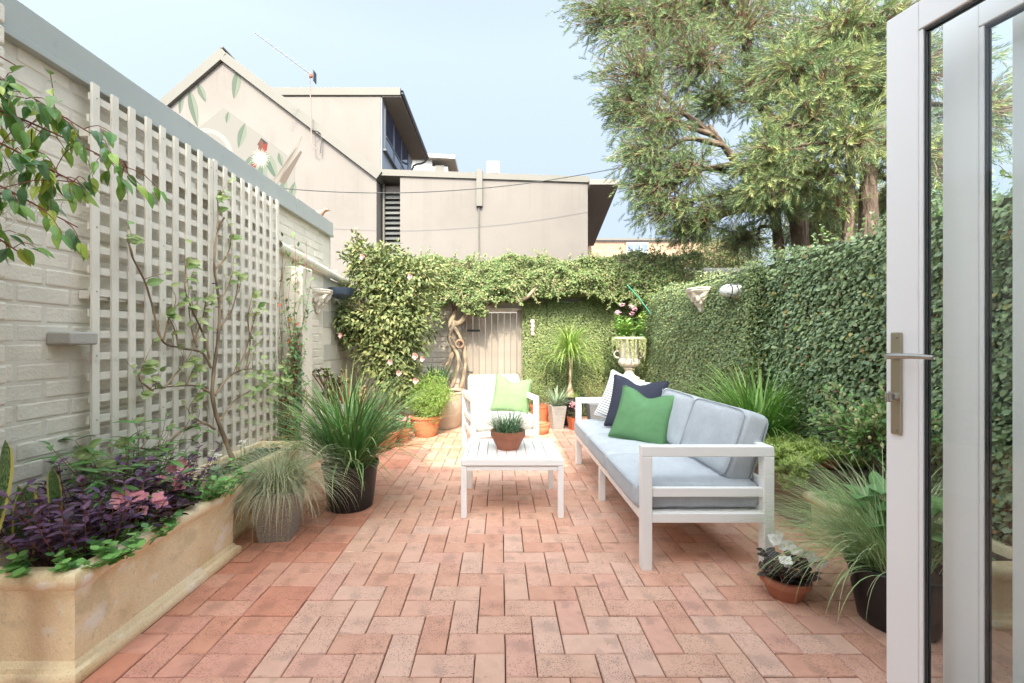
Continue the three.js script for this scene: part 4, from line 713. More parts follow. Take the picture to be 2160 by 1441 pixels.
function throwPillow(S, Tk, sd, chop = 0.05) {
  const N = 30, pos = [], face = s => { for (let i = 0; i < N; i++) for (let j = 0; j < N; j++) { const c = (a, b) => { const u = a / N * 2 - 1, v = b / N * 2 - 1, e = Math.max(0, (1 - u * u) * (1 - v * v)); let x = S / 2 * u * (1 - 0.075 * (1 - v * v)), y = S / 2 * v * (1 - 0.075 * (1 - u * u)); y -= chop * Math.exp(-((u / 0.42) ** 2)) * smooth(0.1, 1, v); const z = s * (Tk / 2 * Math.pow(e, 0.42) * (1 - 0.35 * chop / 0.05 * Math.exp(-((u / 0.3) ** 2)) * smooth(0.2, 1, v)) + 0.012 * e ** 0.3 * (fbm(u * 0.5 + 2, v * 0.5 + 2, 8, 3, sd + s) - 0.5)); return [x, y, z]; };
    const A = c(i, j), B = c(i + 1, j), C = c(i + 1, j + 1), D = c(i, j + 1); s > 0 ? pos.push(...A, ...B, ...C, ...A, ...C, ...D) : pos.push(...A, ...C, ...B, ...A, ...D, ...C); } };
  face(1); face(-1); let g = new THREE.BufferGeometry(); g.setAttribute('position', new THREE.Float32BufferAttribute(pos, 3)); g = mergeVertices(g, 1e-4); g.computeVertexNormals();
  const edge = []; for (let k = 0; k < 4; k++) for (let i = 0; i < 12; i++) { const t = i / 12 * 2 - 1, [u, v] = [[t, -1], [1, t], [-t, 1], [-1, -t]][k]; edge.push(v3(S / 2 * u * (1 - 0.075 * (1 - v * v)), S / 2 * v * (1 - 0.075 * (1 - u * u)) - chop * Math.exp(-((u / 0.42) ** 2)) * smooth(0.1, 1, v), 0)); }
  return [uvBox(g), new THREE.TubeGeometry(new THREE.CatmullRomCurve3(edge, true, 'centripetal'), 90, 0.005, 5, true)];
}
function pillow(label, rgb, S, Tk, p, nrm, upv, sd, more = {}, chop = 0.05) {
  const t = thing('throw_pillow', label, 'pillow', p), [g, e] = throwPillow(S, Tk, sd, chop), m = mat(rgb, 0.95, { map: T.cloth, bumpMap: T.weave, bumpScale: 0.0008, ...more });
  t.setRotationFromMatrix(aim(nrm, upv, v3()));
  mesh('cover', g, m, t); mesh('seam', e, mat(rgb.map(x => x * 0.95), 0.95, { map: T.cloth }), t); return t;
}
{ // three-seat sofa: x .755..1.46, depth 2.305..4.365
  reseed(91);
  const s = thing('outdoor_sofa', 'long white metal framed sofa with pale grey cushions', 'sofa', [1.108, 0, 3.335]), P = 0.055, m = M.whiteMetal, x0 = -0.325, x1 = 0.325, e = 1.0;
  for (const d of [-e, e]) { mesh('leg', box(P, 0.605, P, 0.004), m, s, [x0, 0.3025, d]); mesh('leg', box(P, 0.605, P, 0.004), m, s, [x1, 0.3025, d]); mesh('armrest', box(x1 - x0 + P, P, P, 0.004), m, s, [0, 0.633, d]); mesh('side_rail', box(x1 - x0 - P, 0.048, 0.03, 0.003), m, s, [0, 0.412, d]); mesh('side_rail', box(x1 - x0 - P, 0.05, 0.045, 0.003), m, s, [0, 0.277, d]); }
  for (const x of [x0, x1]) { mesh('leg', box(0.045, 0.25, 0.045, 0.004), m, s, [x, 0.125, 0]); mesh('long_rail', box(0.045, 0.05, 2 * e - P, 0.003), m, s, [x, 0.277, 0]); }
  mesh('back_rail', box(0.045, P, 2 * e - P, 0.004), m, s, [x1 + 0.003, 0.633, 0]); mesh('back_rail', box(0.03, 0.045, 2 * e - P, 0.004), m, s, [x1 + 0.003, 0.45, 0]);
  for (let i = 0; i < 18; i++) mesh('slat', box(x1 - x0 - 0.046, 0.014, 0.06, 0.002), m, s, [0, 0.292, -0.93 + i * 0.109]);
  for (let i = 0; i < 3; i++) { const d = -0.648 + i * 0.648; const c = mesh('seat_cushion', softBox(0.69, 0.145, 0.642, 0.035, 0.014), M.sofaFabric, s, [-0.03, 0.375, d]); const pl = mesh('piping', pipingLoop(0.69, 0.64, 0.04), M.piping, c, [0, 0.052, 0], [PI / 2, 0, 0]); }
  for (let i = 0; i < 3; i++) { const d = -0.62 + i * 0.6; const c = mesh('back_cushion', softBox(0.155, 0.40, 0.60 - i * 0.01, 0.04, 0.02, 0), M.sofaFabric, s, [0.265, 0.625, d], [0, [0.03, -0.02, 0.02][i], -0.32]); mesh('piping', pipingLoop(0.585, 0.385, 0.05), M.piping, c, [-0.072, 0, 0], [0, PI / 2, 0]); mesh('piping', pipingLoop(0.585, 0.385, 0.05), M.piping, c, [0.072, 0, 0], [0, PI / 2, 0]); }
  const stripe = tex(256, (u, v) => ((v * 16) % 1) < 0.24 ? [0.16, 0.18, 0.23] : [0.86, 0.86, 0.84], true, 1 / 0.36);
  pillow('navy and white striped pillow at the far end of the sofa', [0.95, 0.95, 0.95], 0.46, 0.14, [1.15, 0.68, 4.02], v3(-0.62, 0.3, 0.72), v3(0.25, 1, 0.1), 3, { map: stripe }, 0.02);
  pillow('dark navy pillow leaning behind the green one on the sofa', [0.035, 0.04, 0.065], 0.47, 0.15, [1.17, 0.68, 3.74], v3(-0.5, 0.33, 0.8), v3(0.18, 1, -0.1), 5, {}, 0.055);
  pillow('mid green linen pillow in front of the navy one on the sofa', [0.12, 0.27, 0.12], 0.44, 0.15, [1.115, 0.635, 3.38], v3(-0.48, 0.45, 0.76), v3(0.24, 1, -0.1), 7, {}, 0.055);
}
{ // armchair turned slightly towards the sofa
  const s = thing('outdoor_armchair', 'white metal framed armchair with off-white cushions in front of the gate', 'armchair', [-0.02, 0, 4.82], 0.22), P = 0.05, m = M.whiteMetal, a = 0.335, b = 0.33;
  for (const x of [-a, a]) { for (const d of [-b, b]) mesh('leg', box(P, 0.595, P, 0.004), m, s, [x, 0.2975, d]); mesh('armrest', box(P, P, 2 * b + P, 0.004), m, s, [x, 0.62, 0]); for (const y of [0.27, 0.4]) mesh('side_rail', box(0.03, 0.045, 2 * b - P, 0.003), m, s, [x, y, 0]); }
  mesh('front_rail', box(2 * a - P, 0.05, 0.04, 0.003), m, s, [0, 0.265, -b]); mesh('back_rail', box(2 * a - P, 0.05, 0.04, 0.003), m, s, [0, 0.265, b]); mesh('back_rail', box(2 * a - P, 0.05, 0.04, 0.003), m, s, [0, 0.62, b]);
  for (let i = 0; i < 5; i++) mesh('slat', box(2 * a - 0.04, 0.014, 0.06, 0.002), m, s, [0, 0.285, -0.26 + i * 0.13]);
  const c = mesh('seat_cushion', softBox(0.61, 0.14, 0.64, 0.035, 0.015), M.chairFabric, s, [0, 0.366, -0.02]); mesh('piping', pipingLoop(0.605, 0.635, 0.04), M.chairFabric, c, [0, 0.05, 0], [PI / 2, 0, 0]);
  const k = mesh('back_cushion', softBox(0.6, 0.42, 0.15, 0.04, 0.022, 2), M.chairFabric, s, [0, 0.62, 0.235], [-0.22, 0, 0]); mesh('piping', pipingLoop(0.585, 0.405, 0.05), M.chairFabric, k, [0, 0, -0.07]);
  pillow('pale green linen pillow propped on the armchair', [0.22, 0.34, 0.17], 0.42, 0.14, [0.13, 0.625, 4.86], v3(0.1, 0.42, 1), v3(0.16, 1, -0.1), 11, {}, 0.06);
}
{ // slatted coffee table
  const t = thing('coffee_table', 'low white slatted metal table holding a bowl of grass', 'table', [0.084, 0, 3.31]), m = M.whiteMetal, a = 0.335, b = 0.3;
  for (const x of [-a, a]) for (const d of [-b, b]) mesh('leg', box(0.04, 0.36, 0.04, 0.004), m, t, [x, 0.18, d]);
  for (const d of [-b, b]) { mesh('apron', box(2 * a - 0.042, 0.03, 0.028, 0.003), m, t, [0, 0.342, d]); mesh('end_rail', box(2 * a + 0.04, 0.046, 0.046, 0.006, 2), m, t, [0, 0.385, d]); }
  for (const x of [-a, a]) mesh('apron', box(0.03, 0.046, 2 * b - 0.05, 0.003), m, t, [x, 0.385, 0]);
  for (let i = 0; i < 9; i++) mesh('slat', box(0.0655, 0.018, 2 * b - 0.05, 0.003), m, t, [-0.284 + i * 0.071, 0.398, 0]);
}

// ================================================================ GLASS DOORS
function doorLeaf(label, hingeX, hingeD, farX, farD, handle) {
  const dx = farX - hingeX, dd = farD - hingeD, L = Math.hypot(dx, dd), turn = Math.atan2(dd, dx);              // local x from hinge to free edge
  const t = thing('glass_door', label, 'door', [hingeX, 0, hingeD], turn, 'folded glass doors'), H = 2.345, S = 0.096, th = 0.042, m = M.doorWhite ??= mat([0.88, 0.88, 0.87], 0.35);
  mesh('stile', box(S, H, th, 0.004), m, t, [L - S / 2, H / 2 + 0.01, 0]); mesh('stile', box(S, H, th, 0.004), m, t, [S / 2, H / 2 + 0.01, 0]);
  mesh('rail', box(L - 2 * S, S, th, 0.004), m, t, [L / 2, H + 0.01 - S / 2, 0]); mesh('rail', box(L - 2 * S, 0.062, th, 0.004), m, t, [L / 2, 0.041, 0]);
  const g = mesh('glass', new THREE.PlaneGeometry(L - 2 * S + 0.01, H - S - 0.052), M.glass, t, [L / 2, (0.07 + H + 0.01 - S) / 2, 0]);
  for (const s of [-1, 1]) { for (const x of [S + 0.006, L - S - 0.006]) { mesh('bead', box(0.012, H - S - 0.065, 0.012, 0.002), m, t, [x, 1.165, s * 0.012]); mesh('gasket', box(0.004, H - S - 0.085, 0.008, 0), M.dark, t, [x - Math.sign(x - L / 2) * 0.0085, 1.165, s * 0.008]); } for (const y of [0.0755, H - S + 0.003]) mesh('gasket', box(L - 2 * S, 0.005, 0.008, 0), M.dark, t, [L / 2, y, s * 0.008]); }
  if (handle) {
    const hx = L - 0.036, hy = 1.075, z = th / 2;   // the face towards the garden's middle is local -z
    const plate = mesh('handle_plate', box(0.034, 0.355, 0.009, 0.0042, 3), mat([0.46, 0.41, 0.31], 0.38, { metalness: 0.85 }), t, [hx, hy, z + 0.005]);
    for (const y of [-0.16, 0.16]) mesh('screw', new THREE.CylinderGeometry(0.006, 0.006, 0.003, 10).rotateX(PI / 2), M.steel, plate, [0, y, 0.006]);
    mesh('lever', tube([v3(hx, 1.17, -z - 0.008), v3(hx, 1.17, -z - 0.045), v3(hx - 0.008, 1.17, -z - 0.056), v3(hx - 0.03, 1.171, -z - 0.06), v3(hx - 0.075, 1.172, -z - 0.058), v3(hx - 0.135, 1.17, -z - 0.056)], 0.0115, 0.0075, 26, 10), M.steel, t);
    mesh('thumb_turn', (() => { const a = new THREE.CylinderGeometry(0.013, 0.013, 0.022, 10).rotateX(PI / 2), b = box(0.012, 0.036, 0.024, 0.005, 2); return merge([at(a, 0, 0, 0.011), at(b, 0, 0, 0.032)]); })(), M.steel, t, [hx, 1.03, z + 0.008]);
  }
  return t;
}
doorLeaf('open white framed glass door with brass-toned lever handle', 1.62, 0.68, 1.39, 1.545, true);
doorLeaf('second white framed glass door folded behind the one with the handle', 1.79, 0.69, 1.575, 1.53, false);
doorLeaf('third white framed glass door of the folded stack, nearest the fig wall', 1.93, 0.68, 1.70, 1.43, false);
// ================================================================ POTS AND PLANTS
function trough(label, x, d, a, b, h, m = M.stone, soilY = h - 0.045) {
  const t = thing('trough_planter', label, 'planter', [x, 0, d]);
  mesh('base_moulding', rectSweep(a, b, [[0.03, 0], [0.034, 0.012], [0.034, 0.03], [0.026, 0.042], [0.012, 0.05], [0.008, 0.062], [0, 0.07]], 0), m, t);
  mesh('body', rectSweep(a, b, [[0, 0.066], [0.002, h * 0.5], [0.004, h - 0.082]]), m, t);
  mesh('rim', rectSweep(a, b, [[0.003, h - 0.084], [0.013, h - 0.08], [0.013, h - 0.07], [0.02, h - 0.064], [0.031, h - 0.052], [0.036, h - 0.035], [0.034, h - 0.018], [0.024, h - 0.005], [0.008, h], [-0.018, h], [-0.026, h - 0.01], [-0.03, h - 0.06], [-0.032, h - 0.16]]), m, t);
  const sg = new THREE.PlaneGeometry(2 * a - 0.06, 2 * b - 0.06, 14, 30); sg.rotateX(-PI / 2); const p = sg.attributes.position; for (let i = 0; i < p.count; i++) p.setY(i, 0.03 * (fbm(p.getX(i) + 2, p.getZ(i) + 2, 16, 3, 5) - 0.5)); sg.computeVertexNormals();
  mesh('soil', uvBox(sg), M.soil, t, [0, soilY, 0]); return t;
}
function roundPot(name, label, m, r0, r1, h, p, { lip = 0.012, lipH = 0.03, cat = 'pot', seg = 32, group, bulge = 0 } = {}) {
  const t = thing(name, label, cat, p, rr(0, 6), group), pr = [[0.001, 0], [r0 * 0.94, 0], [r0, 0.008]];
  for (let i = 1; i <= 5; i++) { const k = i / 5; pr.push([r0 + (r1 - r0) * k + bulge * Math.sin(PI * k), 0.008 + (h - lipH - 0.008) * k]); }
  mesh('body', lathe(pr, seg), m, t);
  mesh('rim', lathe([[r1 - 0.002, h - lipH - 0.003], [r1 + lip * 0.8, h - lipH], [r1 + lip, h - lipH * 0.6], [r1 + lip, h - 0.004], [r1 + lip * 0.6, h], [r1 - 0.012, h], [r1 - 0.018, h - 0.01], [r1 - 0.025, h - 0.07]], seg), m, t);
  mesh('soil', new THREE.CircleGeometry(r1 - 0.018, seg).rotateX(-PI / 2), M.soil, t, [0, h - 0.035, 0]); return t;
}
function squarePot(label, m, a0, a1, h, p, turn = 0) {
  const t = thing('square_pot', label, 'pot', p, turn);
  mesh('body', rectSweep(0, 0, [[a0, 0], [a0 + (a1 - a0) * 0.5, h * 0.5], [a1, h - 0.002], [a1 - 0.004, h], [a1 - 0.02, h], [a1 - 0.022, h - 0.08]], 0), m, t);
  const s = new THREE.PlaneGeometry(2 * a1 - 0.04, 2 * a1 - 0.04); s.rotateX(-PI / 2); mesh('soil', s, M.soil, t, [0, h - 0.04, 0]); return t;
}
function tuft(name, label, p, n, opt, cat = 'grass plant') { const t = thing(name, label, cat, p); stuff(mesh('blades', blades(n, opt), M.blade, t)); return t; }
// upright stems with pairs of leaves: leaves are single parts up to the limit, the rest one mass
function stemPlant(name, label, p, stems, { h = [0.12, 0.2], r = 0.1, spread = 0.5, pairs = 4, leaf, pal, own = 60, rough = 0.55, tr = 0.2, stemMat = M.twig, ax = 1, az = 1, lean = null, cat = 'plant', up = 0.8, grow = 0, size = [0.8, 1.15], k = 5 }) {
  const t = thing(name, label, cat, p), st = [], L = [];
  for (let i = 0; i < stems; i++) {
    const a = rr(0, 2 * PI), q = r * Math.sqrt(rnd()), b = v3(q * Math.cos(a) * ax, 0, q * Math.sin(a) * az), H = rr(...h), dir = v3(b.x / (r + 1e-3) * spread + rr(-0.2, 0.2), 1, b.z / (r + 1e-3) * spread + rr(-0.2, 0.2)); if (lean) dir.add(lean); dir.normalize();
    const e = b.clone().addScaledVector(dir, H), m = b.clone().lerp(e, 0.5).add(v3(rr(-0.01, 0.01), 0.01, rr(-0.01, 0.01))); st.push(tube([b, m, e], 0.0028, 0.0014, 4, 4));
    for (let j = 0; j < pairs; j++) { const f = 0.25 + 0.75 * (j + 1) / pairs, q0 = b.clone().lerp(e, f), ang = j * 1.6 + a * 3; for (const s of [0, 1]) { const g = ang + s * PI, out = v3(Math.cos(g), 0.25 + 0.7 * (j + 1) / pairs * up - 0.2, Math.sin(g)); L.push(aim(out.add(ball().multiplyScalar(0.3)), v3(0, 1, 0).add(ball().multiplyScalar(0.3)), q0.clone(), rr(...size) * (1 - grow * (j + 1) / pairs))); } }
  }
  stuff(mesh('stems', merge(st), stemMat, t));
  const world = L.map((m, i) => [i, m.elements[14] + m.elements[13] * 1.2]).sort((x, y) => y[1] - x[1]).slice(0, own).map(x => x[0]), set = new Set(world);
  singles('leaf', leaf, tinted(pal, k, rough, tr), t, L.filter((_, i) => set.has(i)));
  const rest = L.filter((_, i) => !set.has(i)); if (rest.length) copies('foliage', Array.isArray(leaf) ? leaf[0] : leaf, leafMat([1, 1, 1], rough, tr), t, rest, pal);
  return t;
}
function flowerGeo(n, L, W, cup = 0.35) { const l = []; const g = leafGeo(L, W, { fold: 0.15, bend: 0.2, n: 3, at: 1.1 }); for (let i = 0; i < n; i++) { const a = i / n * 2 * PI; l.push(g.clone().applyMatrix4(aim(v3(Math.cos(a), cup, Math.sin(a)), v3(0, 1, 0), v3(0, 0, 0)))); } return merge(l); }
function blooms(t, n, geo, mats, centre, put, size = [0.8, 1.2]) { for (let i = 0; i < n; i++) { const [p, d] = put(i), o = mesh('flower', geo, pick(mats), t); const m = aim(d, v3(0.1, 0.2, 1), p, rr(...size)); m.multiply(new THREE.Matrix4().makeRotationX(PI / 2)); o.applyMatrix4(m); if (centre) mesh('flower_centre', centre, M.yolk ??= mat([0.75, 0.55, 0.08], 0.7), o); } }
const core = new THREE.SphereGeometry(0.0042, 8, 6), green = mat([0.2, 0.35, 0.1], 0.7);

// ---- left side: near trough
reseed(101);
trough('sand-coloured stone trough in the near left corner full of purple and pink plants', -1.73, 2.02, 0.2, 0.46, 0.4);
trough('sand-coloured stone trough further back under the trellis with the espaliered tree', -1.815, 3.1, 0.155, 0.47, 0.4);
{ // sansevieria
  const t = thing('snake_plant', 'banded snake plant with yellow leaf edges in the near trough corner', 'plant', [-1.875, 0.36, 1.66]);
  const band = tex(256, (u, v) => { const e = Math.abs(u - 0.5) * 2, s = 0.5 + 0.5 * Math.sin(v * 90 + 5 * fbm(u, v, 8, 3, 5) * 6); return e > 0.8 ? [0.62, 0.56, 0.13] : mixc([0.05, 0.13, 0.04], [0.2, 0.3, 0.1], smooth(0.45, 0.75, s)); });
  const m = mat([1, 1, 1], 0.5, { map: band });
  for (const [x, d, L, W, lean, az] of [[-0.05, -0.04, 0.5, 0.085, 0.2, 2.9], [0.02, 0.02, 0.33, 0.07, 0.25, 1.2], [-0.1, 0.08, 0.3, 0.06, 0.1, 2.0], [0.06, 0.11, 0.37, 0.045, 0.08, 0.4], [-0.02, 0.14, 0.3, 0.05, 0.15, 5.5], [-0.09, -0.1, 0.28, 0.06, 0.35, 3.6]]) {
    const g = new THREE.PlaneGeometry(W, L, 6, 14), p = g.attributes.position; g.translate(0, L / 2, 0);
    for (let i = 0; i < p.count; i++) { const v = p.getY(i) / L, u = p.getX(i) / W, k = v < 0.72 ? 0.72 + 0.28 * smooth(0, 0.5, v) : Math.max(0.02, Math.sqrt(Math.max(0, 1 - ((v - 0.72) / 0.28) ** 2))); p.setXYZ(i, u * W * k, p.getY(i), 0.35 * W * (u * u * 4) * k * 0.5 + Math.sin(v * 5 + x * 30) * 0.012 + lean * L * v * v * 0.6); }
    g.computeVertexNormals(); mesh('leaf', g, m, t, [x, -0.02, d], [0, az, 0]);
  }
}
const ovate = leafGeo(0.04, 0.02, { fold: 0.3, bend: 0.2 }), lance = leafGeo(0.105, 0.026, { fold: 0.3, bend: 0.3, n: 4, at: 0.75 }), roundLeaf = leafGeo(0.034, 0.034, { fold: 0.12, bend: 0.15, n: 4, at: 0.95, wave: 0.04 });
stemPlant('purple_foliage_plant', 'mass of dark purple leaves at the near end of the stone trough', [-1.74, 0.36, 1.86], 90, { h: [0.16, 0.34], r: 0.19, spread: 0.5, pairs: 6, leaf: ovate, pal: G.purple, own: 240, rough: 0.5, tr: 0.15, stemMat: M.redTwig, az: 1.25, size: [0.85, 1.35] });
stemPlant('purple_foliage_plant', 'smaller purple-leaved plant at the far end of the near trough by the trellis', [-1.76, 0.36, 2.32], 30, { h: [0.16, 0.3], r: 0.11, spread: 0.5, pairs: 5, leaf: ovate, pal: G.purple, own: 110, rough: 0.5, tr: 0.15, stemMat: M.redTwig });
stemPlant('lance_leaf_shrub', 'small shrub of glossy dark lance-shaped leaves rising in the near trough', [-1.79, 0.38, 2.12], 20, { h: [0.26, 0.45], r: 0.09, spread: 0.8, pairs: 5, leaf: lance, pal: G.mint.map(c => c.map(x => x * 0.62)), own: 130, rough: 0.3, tr: 0.1, up: 0.5, cat: 'shrub' });
{
  const t = stemPlant('begonia', 'bronze-leaved begonia with clusters of pink flowers in the near trough', [-1.62, 0.36, 1.98], 14, { h: [0.08, 0.15], r: 0.1, az: 1.5, spread: 0.6, pairs: 2, leaf: leafGeo(0.07, 0.06, { fold: 0.15, bend: 0.2, n: 4 }), pal: [[0.05, 0.03, 0.04], [0.09, 0.05, 0.055], [0.06, 0.05, 0.03]], own: 56, rough: 0.25, tr: 0.05, stemMat: M.redTwig });
  const pg = flowerGeo(4, 0.028, 0.027), pm = tinted(G.pink, 5, 0.7, 0.3);
  blooms(t, 24, pg, pm, core, i => { const c = [[0.02, 0.18, 0.1], [0.06, 0.2, -0.12], [0, 0.23, -0.2], [0.09, 0.15, 0.02], [0.07, 0.17, 0.16]][i % 5]; return [v3(c[0] + gauss() * 0.045, c[1] + gauss() * 0.03, c[2] + gauss() * 0.045), v3(rr(-0.2, 0.8), rr(0.3, 1), rr(0.2, 1))]; }, [0.75, 1.2]);
  for (let i = 0; i < 9; i++) mesh('bud', new THREE.SphereGeometry(0.006, 8, 6), green, t, [0.02 + gauss() * 0.02, 0.16 + gauss() * 0.012, 0.03 + gauss() * 0.02]);
}
stemPlant('trailing_mint', 'bright green mint spilling over the far corner of the near trough', [-1.58, 0.36, 2.36], 26, { h: [0.08, 0.2], r: 0.1, spread: 0.8, pairs: 4, leaf: roundLeaf, pal: G.mint, own: 130, stemMat: green });
stemPlant('trailing_mint', 'bright green mint trailing over the long front rim of the near trough', [-1.545, 0.36, 1.76], 30, { h: [0.06, 0.13], r: 0.07, az: 2.6, spread: 0.6, pairs: 4, leaf: roundLeaf, pal: G.mint, own: 150, stemMat: green, lean: v3(0.55, -0.1, 0.1) });
stemPlant('trailing_mint', 'small sprig of mint lying over the end rim of the near trough', [-1.69, 0.385, 1.575], 5, { h: [0.05, 0.1], r: 0.03, spread: 0.6, pairs: 3, leaf: roundLeaf, pal: G.mint, own: 40, stemMat: green, lean: v3(0.1, -0.35, 0.9) });
{ // second trough: small daisies, silver creeper
  for (const [x, d, lab, s] of [[-1.76, 2.98, 'clump of tiny white daisies beside the tree in the second trough', 1], [-1.8, 2.72, 'pair of white daisies behind the mint in the second trough', 0.7]]) {
    const t = tuft('daisy_plant', lab, [x, 0.35, d], 130 * s, { len: [0.05, 0.13], r: 0.05, tilt: [0, 0.7], droop: [0, 0.4], w: 0.004, pal: G.lime, seg: 3 }, 'plant');
    blooms(t, 7 * s + 2, flowerGeo(9, 0.013, 0.005, 0.1), [M.petalWhite ??= mat([0.85, 0.85, 0.83], 0.7)], core, () => [v3(gauss() * 0.045, rr(0.14, 0.19), gauss() * 0.045), v3(rr(-0.2, 0.4), 1, rr(0, 0.6))], [0.8, 1.1]);
    stuff(mesh('stalks', merge(t.children.filter(o => o.name === 'flower').map(o => tube([v3(o.position.x * 0.3, 0, o.position.z * 0.3), v3(o.position.x * 0.7, o.position.y * 0.6, o.position.z * 0.7), o.position.clone()], 0.0012, 0.0012, 4, 4))), green, t));
  }
  stemPlant('silver_creeper', 'low grey-green creeper at the far end of the second trough', [-1.78, 0.36, 3.35], 26, { h: [0.02, 0.05], r: 0.12, az: 1.5, spread: 1.2, pairs: 3, leaf: leafGeo(0.03, 0.012), pal: [[0.24, 0.33, 0.22], [0.32, 0.4, 0.28]], own: 60, stemMat: green });
  const big = leafGeo(0.05, 0.042, { n: 4 }); stemPlant('silver_creeper', 'pale broad-leaved weed at the near end of the second trough', [-1.7, 0.37, 2.62], 5, { h: [0.03, 0.08], r: 0.05, spread: 1, pairs: 3, leaf: big, pal: [[0.25, 0.38, 0.22], [0.3, 0.44, 0.27]], own: 30, stemMat: green });
}
{ // espaliered apple tree on the trellis; x out from the trellis, [depth, height] along it
  reseed(111);
  const t = thing('espaliered_tree', 'bare-branched apple tree trained flat against the trellis', 'tree', [-1.9, 0.35, 2.83]);
  const B = (l, r0, r1, n) => { const pts = l.map(([d0, y, x]) => [d0 < 2.75 ? 2.99 - (2.75 - d0) * 1.4 : d0 + 0.24, y, x]).map(([d, y, x]) => V((x ?? -0.06) + rr(-0.006, 0.006), y - 0.35, d - 2.83)); mesh(n, tube(pts, r0, r1, l.length * 6, 7, 0.16), M.appleBark, t); return pts; };
  const tips = [];
  const br = (l, r0 = 0.0085, r1 = 0.003) => { const p = B(l, r0 * 0.75, r1 * 0.75, 'branch'); tips.push(p); };
  B([[2.83, 0.33, 0.02], [2.8, 0.5, -0.02], [2.76, 0.68, -0.05], [2.72, 0.84, -0.055], [2.72, 1.0, -0.055], [2.76, 1.2, -0.06], [2.79, 1.45, -0.06], [2.74, 1.75, -0.06], [2.78, 2.0, -0.06], [2.84, 2.1, -0.06]], 0.015, 0.006, 'trunk');
  br([[2.74, 0.62], [2.66, 0.68], [2.5, 0.66], [2.4, 0.58], [2.25, 0.54], [2.15, 0.54], [2.11, 0.62]], 0.011, 0.005); br([[2.15, 0.54], [2.1, 0.62], [2.04, 0.7]]); br([[2.5, 0.66], [2.4, 0.6], [2.3, 0.64], [2.18, 0.7]]);
  br([[2.73, 0.86], [2.62, 0.93], [2.5, 0.95], [2.36, 0.95], [2.3, 0.93]], 0.011, 0.004); br([[2.36, 0.94], [2.3, 1.02], [2.32, 1.1]]); br([[2.42, 0.95], [2.5, 1.04], [2.56, 1.1]]); br([[2.55, 0.95], [2.6, 1.05]]);
  br([[2.72, 1.04], [2.66, 1.14], [2.52, 1.18], [2.42, 1.22], [2.36, 1.42], [2.32, 1.55], [2.26, 1.68], [2.24, 1.78]], 0.011, 0.005); br([[2.42, 1.22], [2.46, 1.4], [2.54, 1.48]]); br([[2.5, 1.18], [2.48, 1.3], [2.44, 1.38]]);
  br([[2.7, 1.1], [2.66, 1.25], [2.58, 1.42], [2.54, 1.55], [2.55, 1.72]], 0.01, 0.004); br([[2.62, 1.18], [2.58, 1.3], [2.56, 1.44]]); br([[2.6, 1.22], [2.66, 1.38], [2.68, 1.5]]);
  br([[2.74, 0.85], [2.86, 0.95], [3.02, 1.0], [3.2, 1.0], [3.35, 0.96]], 0.011, 0.004); br([[2.77, 1.3], [2.9, 1.42], [2.98, 1.58], [3.0, 1.7]], 0.009, 0.003); br([[2.8, 1.5], [2.88, 1.6], [2.94, 1.72]]); br([[3.0, 1.0], [3.1, 1.15], [3.2, 1.35], [3.28, 1.5]]); br([[3.1, 1.0], [3.16, 1.2], [3.14, 1.4], [3.2, 1.6]]);
  br([[2.75, 1.72], [2.84, 1.8], [2.9, 1.88], [2.92, 1.98]], 0.01, 0.004); br([[2.8, 0.66], [2.95, 0.78], [3.1, 0.82], [3.3, 0.86]], 0.008, 0.003); br([[2.76, 2.0], [2.78, 2.12], [2.76, 2.22]]); br([[2.66, 0.68], [2.56, 0.78], [2.6, 0.86]]);
  const leaf = leafGeo(0.075, 0.044, { fold: 0.22, bend: 0.25, n: 4 }), L = [];
  for (const p of tips) { const c = new THREE.CatmullRomCurve3(p); for (const u of [1, 0.98, 0.95, 0.85, 0.7, 0.55, 0.4]) { const m = u > 0.9 ? 2 : rnd() < 0.55 ? 1 : 0; for (let i = 0; i < m; i++) L.push(aim(v3(0.5 + rr(0, 0.8), rr(-0.2, 0.6), rr(-1, 1)), v3(0.9, 0.6, 0.7).add(ball().multiplyScalar(0.5)), c.getPoint(Math.min(u, 0.999)), rr(0.65, 1.15))); } }
  for (let i = 0; i < 130; i++) { const d = 3.15 + Math.pow(rnd(), 0.8) * 0.75; L.push(aim(v3(rr(0, 1), rr(-0.4, 0.5), rr(-1, 1)), v3(0.9, 0.6, 0.7).add(ball().multiplyScalar(0.5)), V(-0.05 + rr(0, 0.1), 0.55 + gauss() * 0.15, d - 2.83), rr(0.45, 0.95))); }
  const shoots = [];
  for (let i = 0; i < 70; i++) { const c = new THREE.CatmullRomCurve3(pick(tips)), s = c.getPoint(rr(0.15, 0.95)), e = s.clone().add(v3(rr(-0.01, 0.05), rr(0.03, 0.2), rr(-0.1, 0.1))); shoots.push(tube([s, s.clone().lerp(e, 0.5).add(v3(0.01, 0, rr(-0.02, 0.02))), e], 0.0028, 0.0014, 5, 4)); for (let k = 0; k < 2; k++) L.push(aim(v3(0.4 + rr(0, 0.6), rr(-0.2, 0.7), rr(-1, 1)), v3(0.9, 0.6, 0.7).add(ball().multiplyScalar(0.5)), e.clone().lerp(s, k * 0.3 * rnd()), rr(0.4, 0.8))); }
  stuff(mesh('side_shoots', merge(shoots), M.appleBark, t));
  const lm = tinted([[0.24, 0.36, 0.1], [0.34, 0.46, 0.15], [0.18, 0.3, 0.09], [0.4, 0.47, 0.2]], 6, 0.55, 0.3), step = L.length / Math.min(L.length, 300);
  singles('leaf', leaf, lm, t, Array.from({ length: Math.min(L.length, 300) }, (_, i) => L[Math.floor(i * step)]));
